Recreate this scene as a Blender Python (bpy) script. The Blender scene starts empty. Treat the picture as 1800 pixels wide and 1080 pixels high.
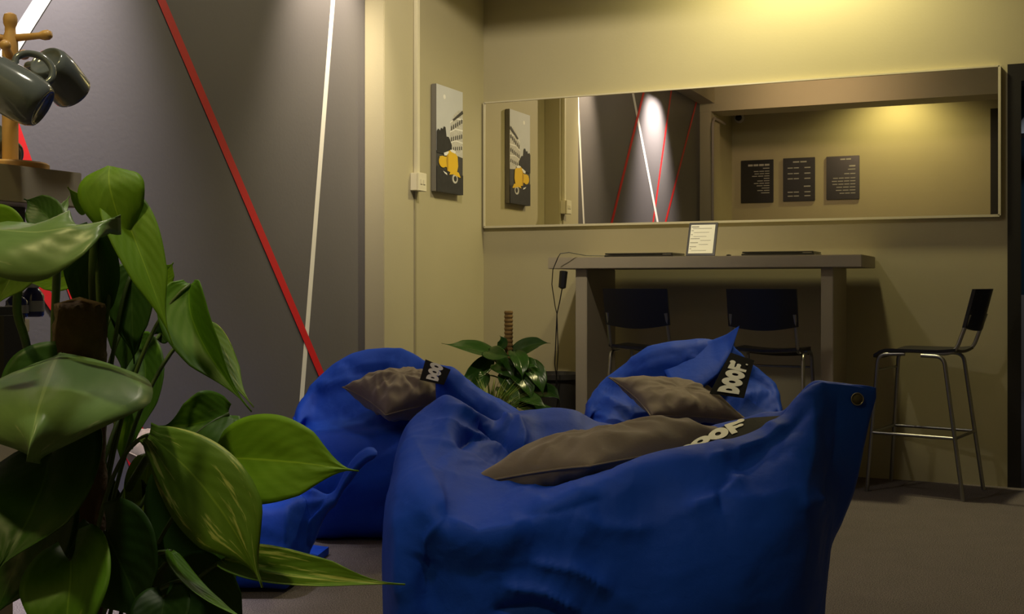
import bpy, bmesh, math, random
import numpy as np
from mathutils import Vector, Matrix, noise
random.seed(7)
PI = math.pi
scene = bpy.context.scene
COL = scene.collection

# ------------------------------------------------------------------ camera
F = 2000.0; YAW = math.radians(24); CH = 1.0
CY, SY = math.cos(YAW), math.sin(YAW)
cam_d = bpy.data.cameras.new('camera'); cam = bpy.data.objects.new('camera', cam_d); COL.objects.link(cam)
cam.location = (0, 0, CH); cam.rotation_euler = (PI / 2, 0, YAW)
cam_d.sensor_width = 36; cam_d.lens = 40.0; cam_d.shift_y = -40 / 1800; cam_d.clip_start = 0.05
scene.camera = cam
# ------------------------------------------------------------------ world, exposure
w = bpy.data.worlds.new('world'); scene.world = w; w.use_nodes = True
w.node_tree.nodes['Background'].inputs[0].default_value = (0.5, 0.5, 0.6, 1)
w.node_tree.nodes['Background'].inputs[1].default_value = 0.0
scene.view_settings.view_transform = 'Standard'; scene.view_settings.look = 'None'
scene.view_settings.gamma = 1; scene.view_settings.use_curve_mapping = False
scene.view_settings.exposure = 0.0
# ------------------------------------------------------------------ lights
def spot(loc, tgt, energy, col, angle=120, blend=.5, size=.05):
    l = bpy.data.lights.new('downlight', 'SPOT'); o = bpy.data.objects.new('downlight', l); COL.objects.link(o)
    l.energy = energy; l.color = col; l.spot_size = math.radians(angle); l.spot_blend = blend; l.shadow_soft_size = size
    o.location = loc; o.rotation_euler = (Vector(tgt) - Vector(loc)).to_track_quat('-Z', 'Y').to_euler(); return o
def area(loc, tgt, energy, col, sx, sy=None):
    l = bpy.data.lights.new('ceiling_panel', 'AREA'); o = bpy.data.objects.new('ceiling_panel', l); COL.objects.link(o)
    l.energy = energy; l.color = col; l.shape = 'RECTANGLE'; l.size = sx; l.size_y = sy or sx
    o.location = loc; o.rotation_euler = (Vector(tgt) - Vector(loc)).to_track_quat('-Z', 'Y').to_euler(); return o
YEL = (1, .86, .42)
spot((-1.02, 5.76, 3.18), (-1.02, 5.82, 0), 150, YEL, 150, .8, .08)          # downlight by the mirror wall
spot((-1.15, .10, 3.20), (-1.15, -.10, 0), 72, (1, .84, .34), 146, .8, .08)            # downlight by the rear wall
spot((-2.66, 2.62, 2.97), (-3.80, 2.60, 0), 720, (1, .90, .90), 74, 1, .05)     # over the striped wall
spot((-2.66, 4.42, 2.97), (-3.80, 4.50, 0), 260, (1, .84, .64), 60, .9, .05)
spot((-.90, 1.36, 2.97), (-1.25, 1.20, 0), 55, (1, .92, .72), 78, .9, .06)
spot((-1.75, 2.20, 2.90), (-1.75, 1.05, 2.82), 50, (1, .70, .46), 110, 1, .05)      # turned towards the cross beam
spot((-1.70, 3.90, 2.80), (-2.75, 6.10, 1.95), 78, (1, .84, .60), 96, .8, .04)      # turned towards the corner
pt = bpy.data.lights.new('bulb', 'POINT'); pt.energy = 20; pt.color = (1, .90, .72); pt.shadow_soft_size = .05
po = bpy.data.objects.new('bulb', pt); COL.objects.link(po); po.location = (-1.70, 3.90, 2.80)

# ------------------------------------------------------------------ helpers
def D(a):  # unused direction helper kept tiny
    return (CY * a - SY, SY * a + CY)
def c2w(x, t, z):
    return Vector((x * CY - t * SY, x * SY + t * CY, z))
def P(u, v, t):
    return c2w((u - 900) / F * t, t, CH + (500 - v) / F * t)

def nodes(name):
    m = bpy.data.materials.new(name); m.use_nodes = True
    nt = m.node_tree; b = nt.nodes['Principled BSDF']; return m, nt, b
def N(nt, typ, **kw):
    n = nt.nodes.new(typ)
    for k, v in kw.items(): setattr(n, k, v)
    return n
def simple(name, col, rough=.6, metal=0, spec=.5, nscale=0, namt=0, bump=0, bscale=200, emit=None, coat=0):
    m, nt, b = nodes(name)
    b.inputs['Base Color'].default_value = (*col, 1); b.inputs['Roughness'].default_value = rough
    b.inputs['Metallic'].default_value = metal; b.inputs['Specular IOR Level'].default_value = spec
    b.inputs['Coat Weight'].default_value = coat
    if emit:
        b.inputs['Emission Color'].default_value = (*emit[0], 1); b.inputs['Emission Strength'].default_value = emit[1]
    tc = N(nt, 'ShaderNodeTexCoord')
    if nscale:
        n = N(nt, 'ShaderNodeTexNoise'); n.inputs['Scale'].default_value = nscale; n.inputs['Detail'].default_value = 5
        nt.links.new(tc.outputs['Object'], n.inputs['Vector'])
        mx = N(nt, 'ShaderNodeMix', data_type='RGBA')
        mx.inputs['A'].default_value = (*[c * (1 - namt) for c in col], 1)
        mx.inputs['B'].default_value = (*[min(1, c * (1 + namt)) for c in col], 1)
        nt.links.new(n.outputs['Fac'], mx.inputs['Factor']); nt.links.new(mx.outputs['Result'], b.inputs['Base Color'])
    if bump:
        n2 = N(nt, 'ShaderNodeTexNoise'); n2.inputs['Scale'].default_value = bscale; n2.inputs['Detail'].default_value = 3
        nt.links.new(tc.outputs['Object'], n2.inputs['Vector'])
        bp = N(nt, 'ShaderNodeBump'); bp.inputs['Strength'].default_value = bump; bp.inputs['Distance'].default_value = .002
        nt.links.new(n2.outputs['Fac'], bp.inputs['Height']); nt.links.new(bp.outputs['Normal'], b.inputs['Normal'])
    return m

def mk(name, verts, faces, mats, parent=None, loc=(0, 0, 0), smooth=False, mi=None, uvs=None):
    """verts in world space; origin at loc, or relative to the (unrotated) parent chain"""
    off = Vector(loc)
    if parent is not None:
        off = Vector((0, 0, 0)); p = parent
        while p is not None: off += p.location; p = p.parent
    me = bpy.data.meshes.new(name)
    me.from_pydata([tuple(Vector(v) - off) for v in verts], [], [tuple(f) for f in faces])
    if not isinstance(mats, (list, tuple)): mats = [mats]
    for m in mats: me.materials.append(m)
    if mi is not None:
        for p_, i in zip(me.polygons, mi): p_.material_index = i
    if smooth: me.polygons.foreach_set('use_smooth', [True] * len(me.polygons))
    if uvs is not None:
        ul = me.uv_layers.new(name='UVMap')
        for l in me.loops: ul.data[l.index].uv = uvs[l.vertex_index]
    me.update()
    o = bpy.data.objects.new(name, me); COL.objects.link(o)
    if parent is not None: o.parent = parent
    else: o.location = off
    return o
def tag(o, label=None, cat=None, group=None, kind=None):
    if label: o['label'] = label
    if cat: o['category'] = cat
    if group: o['group'] = group
    if kind: o['kind'] = kind
    return o
def empty(name, loc, label, cat, group=None):
    o = bpy.data.objects.new(name, None); COL.objects.link(o); o.location = loc; o.empty_display_size = .05
    return tag(o, label, cat, group)

class MB:
    def __init__(s): s.v = []; s.f = []; s.m = []
    def add(s, v, f, m=0):
        n = len(s.v); s.v += [Vector(q) for q in v]; s.f += [tuple(i + n for i in q) for q in f]; s.m += [m] * len(f); return s
    def box(s, x0, x1, y0, y1, z0, z1, m=0, M=None, bev=0):
        bm = bmesh.new(); bmesh.ops.create_cube(bm, size=1)
        for v in bm.verts: v.co = Vector(((x0 + x1) / 2 + v.co.x * (x1 - x0), (y0 + y1) / 2 + v.co.y * (y1 - y0), (z0 + z1) / 2 + v.co.z * (z1 - z0)))
        if bev: bmesh.ops.bevel(bm, geom=bm.edges[:], offset=bev, segments=2, affect='EDGES')
        if M is not None: bmesh.ops.transform(bm, matrix=M, verts=bm.verts)
        bm.verts.index_update(); s.add([v.co.copy() for v in bm.verts], [[v.index for v in f.verts] for f in bm.faces], m); bm.free(); return s
    def tube(s, pts, r, n=10, m=0, closed=False):
        pts = [Vector(p) for p in pts]; rs = r if isinstance(r, (list, tuple)) else [r] * len(pts)
        vs = []; up = Vector((0, 0, 1)); prev = None
        for i, p in enumerate(pts):
            a = pts[max(i - 1, 0)]; b = pts[min(i + 1, len(pts) - 1)]
            if closed: a = pts[i - 1]; b = pts[(i + 1) % len(pts)]
            t = (b - a).normalized()
            if prev is None:
                x = t.cross(up if abs(t.z) < .9 else Vector((1, 0, 0))).normalized()
            else:
                x = (prev - t * prev.dot(t)).normalized()
            prev = x; y = t.cross(x)
            for k in range(n):
                an = 2 * PI * k / n; vs.append(p + (x * math.cos(an) + y * math.sin(an)) * rs[i])
        fs = []; L = len(pts)
        for i in range(L if closed else L - 1):
            j = (i + 1) % L
            for k in range(n): fs.append((i * n + k, i * n + (k + 1) % n, j * n + (k + 1) % n, j * n + k))
        if not closed: fs.append(tuple(range(n))[::-1]); fs.append(tuple((L - 1) * n + k for k in range(n)))
        return s.add(vs, fs, m)
    def lathe(s, prof, M=None, n=32, m=0, cap=True):
        vs = [Vector((r * math.cos(2 * PI * k / n), r * math.sin(2 * PI * k / n), z)) for r, z in prof for k in range(n)]
        fs = [(i * n + k, i * n + (k + 1) % n, (i + 1) * n + (k + 1) % n, (i + 1) * n + k) for i in range(len(prof) - 1) for k in range(n)]
        if cap: fs.append(tuple(range(n))[::-1]); fs.append(tuple((len(prof) - 1) * n + k for k in range(n)))
        if M is not None: vs = [M @ v for v in vs]
        return s.add(vs, fs, m)
    def quad(s, a, b, c, d, m=0): return s.add([a, b, c, d], [(0, 1, 2, 3)], m)
    def poly(s, pts, m=0): return s.add(pts, [tuple(range(len(pts)))], m)
    def build(s, name, mats, parent=None, loc=(0, 0, 0), smooth=False):
        return mk(name, s.v, s.f, mats, parent, loc, smooth, s.m)
def autosmooth(o, ang=40):
    me = o.data; me.polygons.foreach_set('use_smooth', [True] * len(me.polygons))
    bm = bmesh.new(); bm.from_mesh(me)
    for e in bm.edges:
        if len(e.link_faces) == 2 and e.calc_face_angle(0) > math.radians(ang): e.smooth = False
    bm.to_mesh(me); bm.free(); return o
def bez(a, b, c, n=12):
    a, b, c = Vector(a), Vector(b), Vector(c)
    return [a * (1 - t) ** 2 + b * 2 * t * (1 - t) + c * t * t for t in [i / n for i in range(n + 1)]]
def arc_path(pts, r=.03, n=5):
    pts = [Vector(p) for p in pts]; out = [pts[0]]
    for i in range(1, len(pts) - 1):
        p = pts[i]; a = (pts[i - 1] - p); b = (pts[i + 1] - p); ra = min(r, a.length * .45, b.length * .45)
        out += bez(p + a.normalized() * ra, p, p + b.normalized() * ra, n)
    return out + [pts[-1]]

# ------------------------------------------------------------------ materials
CREAM = simple('cream_paint', (.45, .41, .265), .7, nscale=3, namt=.05, bump=.12, bscale=90)
GREYW = simple('grey_paint', (.118, .112, .114), .48, nscale=3, namt=.06, bump=.15, bscale=70)
REDP = simple('red_stripe', (.62, .012, .016), .5)
WHTP = simple('white_stripe', (.80, .78, .70), .5)
CEIL = simple('ceiling_paint', (.30, .28, .23), .8)
TABLEM = simple('taupe_laminate', (.40, .355, .265), .55, nscale=8, namt=.05)
BLK = simple('black_plastic', (.008, .008, .011), .45)
BLKF = simple('black_frame', (.012, .011, .010), .35)
CHROME = simple('brushed_steel', (.36, .36, .35), .36, metal=1)
DARKM = simple('dark_frame', (.010, .009, .009), .5)
WOOD = simple('pale_wood', (.62, .36, .13), .38, nscale=30, namt=.15)
MUG = simple('slate_glaze', (.115, .135, .155), .14, spec=.5, coat=.5)
PAPER = simple('paper', (.80, .80, .74), .6)
INK = simple('grey_ink', (.30, .30, .28), .7)
PALE = simple('pale_lettering', (.42, .42, .40), .6)
BOARD = simple('board_black', (.016, .015, .017), .3)
SWITCH = simple('switch_plastic', (.72, .68, .52), .4)
CARPET, nt, b = nodes('carpet')
tc = N(nt, 'ShaderNodeTexCoord'); n1 = N(nt, 'ShaderNodeTexNoise'); n1.inputs['Scale'].default_value = 260; n1.inputs['Detail'].default_value = 2
n2 = N(nt, 'ShaderNodeTexNoise'); n2.inputs['Scale'].default_value = 9; n2.inputs['Detail'].default_value = 4
r1 = N(nt, 'ShaderNodeValToRGB'); r1.color_ramp.elements[0].color = (.055, .050, .056, 1); r1.color_ramp.elements[0].position = .3
r1.color_ramp.elements[1].color = (.28, .245, .255, 1); r1.color_ramp.elements[1].position = .72
mx = N(nt, 'ShaderNodeMix', data_type='RGBA', blend_type='MULTIPLY'); mx.inputs['Factor'].default_value = .5
r2 = N(nt, 'ShaderNodeValToRGB'); r2.color_ramp.elements[0].color = (.6, .62, .58, 1); r2.color_ramp.elements[1].color = (1, .95, .95, 1)
for n in (n1, n2): nt.links.new(tc.outputs['Object'], n.inputs['Vector'])
nt.links.new(n1.outputs['Fac'], r1.inputs['Fac']); nt.links.new(n2.outputs['Fac'], r2.inputs['Fac'])
nt.links.new(r1.outputs['Color'], mx.inputs['A']); nt.links.new(r2.outputs['Color'], mx.inputs['B']); nt.links.new(mx.outputs['Result'], b.inputs['Base Color'])
bp = N(nt, 'ShaderNodeBump'); bp.inputs['Strength'].default_value = .6; bp.inputs['Distance'].default_value = .004
nt.links.new(n1.outputs['Fac'], bp.inputs['Height']); nt.links.new(bp.outputs['Normal'], b.inputs['Normal']); b.inputs['Roughness'].default_value = .95
b.inputs['Specular IOR Level'].default_value = .1

def fabric(name, col, rough, sheen, wscale=420, bump=.25):
    m, nt, b = nodes(name)
    tc = N(nt, 'ShaderNodeTexCoord'); n = N(nt, 'ShaderNodeTexNoise'); n.inputs['Scale'].default_value = 6; n.inputs['Detail'].default_value = 4
    nt.links.new(tc.outputs['Object'], n.inputs['Vector'])
    mx = N(nt, 'ShaderNodeMix', data_type='RGBA'); mx.inputs['A'].default_value = (*[c * .85 for c in col], 1); mx.inputs['B'].default_value = (*[c * 1.15 for c in col], 1)
    nt.links.new(n.outputs['Fac'], mx.inputs['Factor']); nt.links.new(mx.outputs['Result'], b.inputs['Base Color'])
    wv = N(nt, 'ShaderNodeTexNoise'); wv.inputs['Scale'].default_value = wscale; nt.links.new(tc.outputs['Object'], wv.inputs['Vector'])
    ms = N(nt, 'ShaderNodeTexNoise'); ms.inputs['Scale'].default_value = 22; ms.inputs['Detail'].default_value = 5; ms.inputs['Distortion'].default_value = .8
    nt.links.new(tc.outputs['Object'], ms.inputs['Vector'])
    b1 = N(nt, 'ShaderNodeBump'); b1.inputs['Strength'].default_value = bump; b1.inputs['Distance'].default_value = .001
    b2 = N(nt, 'ShaderNodeBump'); b2.inputs['Strength'].default_value = .18; b2.inputs['Distance'].default_value = .008
    nt.links.new(wv.outputs['Fac'], b1.inputs['Height']); nt.links.new(ms.outputs['Fac'], b2.inputs['Height'])
    nt.links.new(b2.outputs['Normal'], b1.inputs['Normal']); nt.links.new(b1.outputs['Normal'], b.inputs['Normal'])
    b.inputs['Roughness'].default_value = rough; b.inputs['Sheen Weight'].default_value = sheen; b.inputs['Specular IOR Level'].default_value = .14
    return m
BLUE = fabric('royal_blue_nylon', (.009, .062, .53), .6, 0)
CUSH = fabric('grey_cotton', (.20, .160, .130), .85, .3, 600, .4)
TAGM = simple('black_label', (.007, .007, .008), .8, spec=.1)
LETT = simple('white_print', (.78, .78, .68), .6)
BRASS = simple('grommet_metal', (.45, .42, .32), .35, metal=1)

# ------------------------------------------------------------------ setting
XL, YB, YR, XR, ZC = -2.91, 6.12, -.35, 2.4, 3.25
def struct(mb, name, mats, smooth=False):
    o = mb.build(name, mats); o['kind'] = 'structure'; return o
m = MB(); m.box(XL - .3, XR + .2, YR - .2, 13.2, -.1, 0); struct(m, 'floor', CARPET)
m = MB(); m.box(XL - .3, XR + .2, YR - .2, 13.2, ZC, ZC + .1); struct(m, 'ceiling', CEIL)
PYa, PYb, PX = 4.77, 5.123, -2.80
m = MB()
m.box(XL - .2, XL, YR - .2, .68, 0, ZC, 0); m.box(XL - .2, XL, .68, 4.95, 0, ZC, 1); m.box(XL - .2, XL, 4.95, YB + .2, 0, ZC, 0)
def stripe(y0, z0, y1, z1, wd, mat, e=.0012):
    d = Vector((0, y1 - y0, z1 - z0)).normalized(); p = Vector((0, -d.z, d.y)) * wd / 2
    x = XL + e; a = Vector((x, y0, z0)); b_ = Vector((x, y1, z1)); m.quad(a - p, b_ - p, b_ + p, a + p, mat)
def wl(u, v):      # point on the left wall plane seen at a pixel
    a = (u - 900) / F; dx, dy = D(a); t = XL / dx; return dy * t, CH + (500 - v) / F * t
y0, z0 = wl(530, 700); y1, z1 = wl(585, 0); k = (y1 - y0) / (z1 - z0); stripe(y0 - k * z0, 0, y1 + k * (ZC - z1), ZC, .033, 3)
y0, z0 = wl(565, 660); y1, z1 = wl(283, 0); k = (y1 - y0) / (z1 - z0); stripe(y0 - k * (z0 - .0), 0, y1 + k * (ZC - z1), ZC, .042, 2, .0024)
k = -.459; stripe(2.666 - k * 1.48, 0, 2.666 + k * (ZC - 1.48), ZC, .040, 2)
y0, z0 = 3.21, 2.58; k = (3.21 - 2.51) / (2.58 - 1.554); stripe(y0 - k * z0, 0, y0 + k * (ZC - z0), ZC, .052, 3, .0018)
k = -.87; stripe(2.26 - k * 1.566, 0, 2.26 + k * (ZC - 1.566), ZC, .040, 2, .003)
struct(m, 'wall_left', [CREAM, GREYW, REDP, WHTP])
DX0, DX1, DZ = -.050, .90, 2.083
m = MB(); m.box(XL - .2, DX0, YB, YB + .14, 0, ZC); m.box(DX0, DX1, YB, YB + .14, DZ, ZC); m.box(DX1, XR + .2, YB, YB + .14, 0, ZC)
struct(m, 'wall_back', CREAM)
m = MB(); m.box(XL - .2, XR + .2, YR - .15, YR, 0, ZC); struct(m, 'wall_rear', CREAM)
m = MB(); m.box(XR, XR + .15, YR, YB, 0, ZC); struct(m, 'wall_right', CREAM)
m = MB(); m.box(XL, PX, PYa, PYb, 0, 2.68, bev=.003); struct(m, 'trim_1', CREAM)
m = MB(); m.box(XL, -2.795, .68, 1.05, 0, 2.72, bev=.003); struct(m, 'trim_2', CREAM)
m = MB(); m.box(XL, XR, PYa, PYb, 2.68, ZC); struct(m, 'trim_3', CREAM)
m = MB(); m.box(XL, XR, .68, 1.05, 2.72, ZC); struct(m, 'trim_4', CREAM)
m = MB(); m.box(XL, -2.76, 1.05, PYa, 2.80, ZC); struct(m, 'trim_5', CREAM)
m = MB()   # door frame in the mirror wall
m.box(DX0, DX0 + .062, YB - .012, YB + .15, 0, DZ); m.box(DX1 - .062, DX1, YB - .012, YB + .15, 0, DZ); m.box(DX0 + .062, DX1 - .062, YB - .012, YB + .15, DZ - .085, DZ)
struct(m, 'door_1', DARKM)
m = MB()   # dark doorway at the rear, seen at the right edge of the mirror
m.box(-.26, -.16, YR, YR + .05, 0, 2.78); m.box(-.16, .75, YR, YR + .05, 2.68, 2.78); m.box(.75, .85, YR, YR + .05, 0, 2.78); m.box(-.16, .75, YR, YR + .02, 0, 2.68)
struct(m, 'door_2', DARKM)
# the next room through the doorway
m = MB(); m.box(-1.2, 3.2, 11.6, 11.75, 0, .90); m.box(-1.2, 3.2, 11.6, 11.75, 2.85, ZC); struct(m, 'wall_far', simple('far_wall', (.26, .22, .18), .8))
m = MB(); m.box(-1.2, 3.2, 11.64, 11.68, .90, 2.85, 0)
for x in (-.1, .78, 1.6, 2.5): m.box(x, x + .05, 11.60, 11.64, .90, 2.85, 1)
struct(m, 'window_1', [simple('night_glass', (.020, .045, .062), .15), DARKM])
m = MB(); m.box(-1.35, -1.2, 6.26, 11.75, 0, ZC); m.box(3.2, 3.35, 6.26, 11.75, 0, ZC); struct(m, 'wall_side', simple('side_wall', (.10, .10, .11), .8))
spot((.6, 9.6, 2.9), (.6, 10.2, 0), 45, (.8, .88, 1), 150, .6, .1)  # unseen lamp, added to brighten the next room
# pale shade hanging in the next room
c = P(1812, 232, 10.0)
e = empty('pendant_lamp', (c.x, c.y, ZC), 'pale cone shaped lampshade high up beyond the doorway', 'lamp')
mb = MB(); mb.lathe([(.19, 0), (.185, .01), (.05, .17), (.03, .20)], Matrix.Translation((c.x, c.y, c.z - .03)), cap=False); o = mb.build('lamp_shade', simple('shade', (.4, .4, .38), .7), e, smooth=True)
mb = MB(); mb.tube([(c.x, c.y, c.z + .16), (c.x, c.y, ZC)], .006); mb.build('cord', BLK, e)

# ------------------------------------------------------------------ mirror
MX0, MX1, MZ0, MZ1 = -2.895, -.086, 1.339, 2.077
MIR, nt, b = nodes('mirror_silver'); b.inputs['Metallic'].default_value = 1; b.inputs['Roughness'].default_value = 0.0; b.inputs['Base Color'].default_value = (.80, .76, .68, 1)
e = empty('wall_mirror', ((MX0 + MX1) / 2, YB, MZ0), 'long frameless looking rectangular mirror with thin bright rim on the back wall', 'mirror')
mb = MB(); mb.box(MX0 + .004, MX1 - .004, YB - .022, YB - .002, MZ0 + .004, MZ1 - .004); mb.build('mirror_glass', MIR, e)
mb = MB()
for a in ((MX0, MX1, MZ0 - .006, MZ0 + .006), (MX0, MX1, MZ1 - .005, MZ1 + .003), (MX0 - .004, MX0 + .005, MZ0, MZ1), (MX1 - .006, MX1 + .006, MZ0, MZ1)):
    mb.box(a[0], a[1], YB - .030, YB, a[2], a[3])
mb.build('rim', simple('pale_rim', (.62, .58, .44), .35), e)

# ------------------------------------------------------------------ wall fittings on the first pilaster
e = empty('switch_box', (PX, 5.07, 1.47), 'cream plastic switch box on the pilaster under the white conduit', 'switch')
mb = MB(); mb.box(PX, PX + .040, 5.028, 5.113, 1.472, 1.562, bev=.003); mb.build('back_box', SWITCH, e)
mb = MB(); mb.box(PX + .040, PX + .048, 5.026, 5.115, 1.470, 1.564, bev=.003); o = mb.build('face_plate', SWITCH, e)
mb = MB()
for y in (5.048, 5.078): mb.box(PX + .048, PX + .052, y, y + .018, 1.505, 1.530, bev=.001)
mb.build('rocker', SWITCH, e)
mb = MB(); mb.box(PX, PX + .022, 5.062, 5.092, 1.562, 2.70, bev=.003); tag(mb.build('cable_conduit', simple('conduit', (.66, .62, .46), .4)), 'pale square conduit running up the pilaster from the switch box', 'conduit')
mb = MB(); mb.box(PX, PX + .006, 5.066, 5.080, .05, 1.472); tag(mb.build('cable_strip', simple('strip', (.30, .27, .17), .6)), 'thin dull cable strip down the pilaster below the switch box', 'conduit')
mb = MB(); mb.tube(arc_path([(-2.775, 1.066, .05), (-2.775, 1.066, 2.60), (-2.775, 1.0, 2.66), (-2.775, .56, 2.66)], .05), .014); tag(mb.build('cable_conduit', simple('conduit_grey', (.35, .31, .26), .5)), 'thin bent pipe round the far pilaster seen in the mirror', 'pipe')

# ------------------------------------------------------------------ canvas print on the left wall
e = empty('canvas_print', (XL, 5.6125, 1.504), 'narrow canvas print of a yellow scooter before a grey round arena', 'picture')
CY0, CY1, CZ0, CZ1 = 5.453, 5.772, 1.504, 2.087; CXF = XL + .034
EDG = simple('canvas_edge', (.20, .19, .17), .8)
mb = MB(); mb.box(XL + .003, CXF, CY0, CY1, CZ0, CZ1, bev=.002); mb.build('canvas', EDG, e)
PM = [simple('print_sky', (.60, .62, .66), .7, nscale=4, namt=.12), simple('print_dark', (.022, .022, .024), .7, nscale=30, namt=.5), simple('print_stone', (.55, .54, .52), .7, nscale=60, namt=.35),
      simple('print_shade', (.055, .053, .052), .7), simple('print_yellow', (.78, .50, .015), .6), simple('print_white', (.85, .85, .85), .7), simple('print_road', (.050, .050, .052), .7, nscale=40, namt=.4), simple('print_amber', (.50, .29, .01), .6)]
mb = MB(); lay = [0]
def cp(pts, mi_):
    lay[0] += 1; x = CXF + .0003 + .00012 * lay[0]
    mb.poly([(x, CY0 + p[0] * (CY1 - CY0), CZ0 + p[1] * (CZ1 - CZ0)) for p in pts], mi_)
def ell(cx, cy, rx, ry, n=20, a0=0, a1=2 * PI): return [(cx + rx * math.cos(a0 + (a1 - a0) * i / n), cy + ry * math.sin(a0 + (a1 - a0) * i / n)) for i in range(n + (0 if a1 - a0 > 6.2 else 1))]
cp([(0, .3), (1, .3), (1, 1), (0, 1)], 0)
cp(ell(.30, .90, .045, .022), 5)
cp([(0, .38), (1, .40), (1, 0), (0, 0)], 6)
# round arena: three tiers curving up to the left edge
cp([(.50, .40), (.50, .58), (.55, .68), (.66, .76), (.82, .81), (.98, .82), (1, .82), (1, .36), (.55, .38)], 2)
for (zl, zr, hh) in ((.575, .62, .012), (.665, .73, .012), (.475, .50, .010)):
    cp([(.50, zl), (.72, (zl + zr) / 2 + .02), (1, zr), (1, zr + hh), (.72, (zl + zr) / 2 + .02 + hh), (.50, zl + hh)], 5)
for r_, (zb, sl, h_) in enumerate(((.405, .03, .05), (.495, .05, .06), (.60, .09, .06))):
    for i in range(6):
        y = .54 + i * .078; z = zb + sl * (i / 6) * 1.2; wv = .036
        cp([(y, z), (y + wv, z + .003), (y + wv, z + h_ * .6), (y + wv / 2, z + h_ * .8), (y, z + h_ * .6)], 3)
cp([(.60, .71), (.97, .82), (1, .80), (1, .79), (.63, .695)], 3)
cp([(0, .36), (.0, .56), (.05, .585), (.12, .57), (.16, .60), (.22, .59), (.26, .62), (.32, .615), (.36, .53), (.44, .53), (.50, .50), (.56, .46), (.56, .36)], 1)
cp([(0, 0), (1, 0), (1, .19), (.5, .20), (0, .24)], 1)
# scooter
cp(ell(.66, .155, .135, .055), 3); cp(ell(.68, .145, .105, .045), 2); cp(ell(.69, .145, .06, .027), 1)
cp(ell(.22, .285, .15, .055), 4); cp([(.10, .25), (.36, .24), (.36, .34), (.10, .33)], 4)
cp([(.38, .21), (.34, .30), (.37, .38), (.46, .405), (.66, .40), (.78, .36), (.80, .27), (.76, .22), (.60, .19)], 4)
cp([(.38, .21), (.34, .30), (.37, .38), (.42, .39), (.42, .22)], 7)
cp([(.46, .175), (.52, .215), (.66, .225), (.82, .21), (.90, .165), (.84, .165), (.62, .185)], 4)
cp([(.25, .37), (.42, .395), (.44, .385), (.36, .35), (.27, .345)], 5); cp([(.48, .41), (.60, .42), (.70, .405), (.68, .385), (.52, .395)], 5)
cp([(.22, .20), (.36, .185), (.38, .165), (.28, .18)], 5)
mb.build('print_face', PM, e)

# ------------------------------------------------------------------ rear wall boards and camera (seen in the mirror)
def rw(u, v, Y=YR):
    a = (u - 900) / F; dx, dy = D(a); t = (2 * YB - .044 - Y) / dy; return dx * t, CH + (500 - v) / F * t
def wallboard(u0, v0, u1, v1, label, rows):
    x0, zt = rw(u0, v0); x1, zb = rw(u1, v1)
    e = empty('notice_board', ((x0 + x1) / 2, YR, zb), label, 'sign', None)
    mb = MB(); mb.box(x0, x1, YR + .002, YR + .020, zb, zt, bev=.003); W = x1 - x0; H = zt - zb
    for (a, b_, y, h) in rows:   # a,b measured from the side that shows right in the mirror
        xa = x1 - a * W; xb = x1 - b_ * W; n = max(1, int((b_ - a) / .16)); st = (xb - xa) / n
        for i in range(n): mb.box(xa + st * i, xa + st * (i + .85), YR + .020, YR + .0206, zt - (y + h) * H, zt - y * H, m=1)
    mb.build('board', [BOARD, PALE], e)
wallboard(1303, 283, 1360, 356, 'black notice board with short lines, leftmost of three seen in the mirror', [(.12, .80, .10, .045), (.12, .35, .19, .02)] + [(.12, .12 + l, .26 + i * .056, .018) for i, l in enumerate((.5, .48, .56, .2, .4, .5, .42, .28, .4, .3))])
wallboard(1377, 279, 1433, 353, 'black notice board with two columns, middle one of three seen in the mirror', [(.26, .72, .08, .03)] + [r for y in (.22, .35, .47, .78, .87) for r in ((.14, .36, y, .022), (.50, .88, y, .022))] + [(.14, .38, .65, .025)])
wallboard(1453, 276, 1511, 350, 'black notice board with long lines, rightmost of three seen in the mirror', [(.25, .6, .06, .03), (.12, .34, .22, .03), (.12, .38, .30, .02), (.12, .48, .40, .02)] + [(.12, .12 + l, .50 + i * .07, .018) for i, l in enumerate((.7, .74, .72, .6, .62, .5))])
x, z = rw(1300, 208)
e = empty('security_camera', (x, YR, z), 'small pale dome security camera high on the wall seen in the mirror', 'camera')
Mr = Matrix.Translation((x, YR, z)) @ Matrix.Rotation(-PI / 2, 4, 'X')
mb = MB(); mb.lathe([(.055, 0), (.055, .03), (.045, .045)], Mr); mb.build('housing', simple('cam_white', (.5, .5, .48), .4), e, smooth=False)
mb = MB(); mb.lathe([(.036, .045), (.034, .06), (.024, .073), (.008, .08)], Mr); mb.build('lens_dome', BLK, e, smooth=True)

# ------------------------------------------------------------------ bar table
TX0, TX1, TY0, TY1 = -2.267, -.673, 5.556, 6.10
e = empty('bar_table', ((TX0 + TX1) / 2, (TY0 + TY1) / 2, 0), 'long high taupe bar table with panel legs under the mirror', 'table')
mb = MB(); mb.box(TX0, TX1, TY0, TY1, 1.081, 1.141, bev=.003); mb.build('tabletop', TABLEM, e)
mb = MB(); mb.box(-2.128, -2.064, 5.60, 6.06, 0, 1.081, bev=.003); mb.build('leg', TABLEM, e)
mb = MB(); mb.box(-.868, -.810, 5.60, 6.06, 0, 1.081, bev=.003); mb.build('leg', TABLEM, e)
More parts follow.
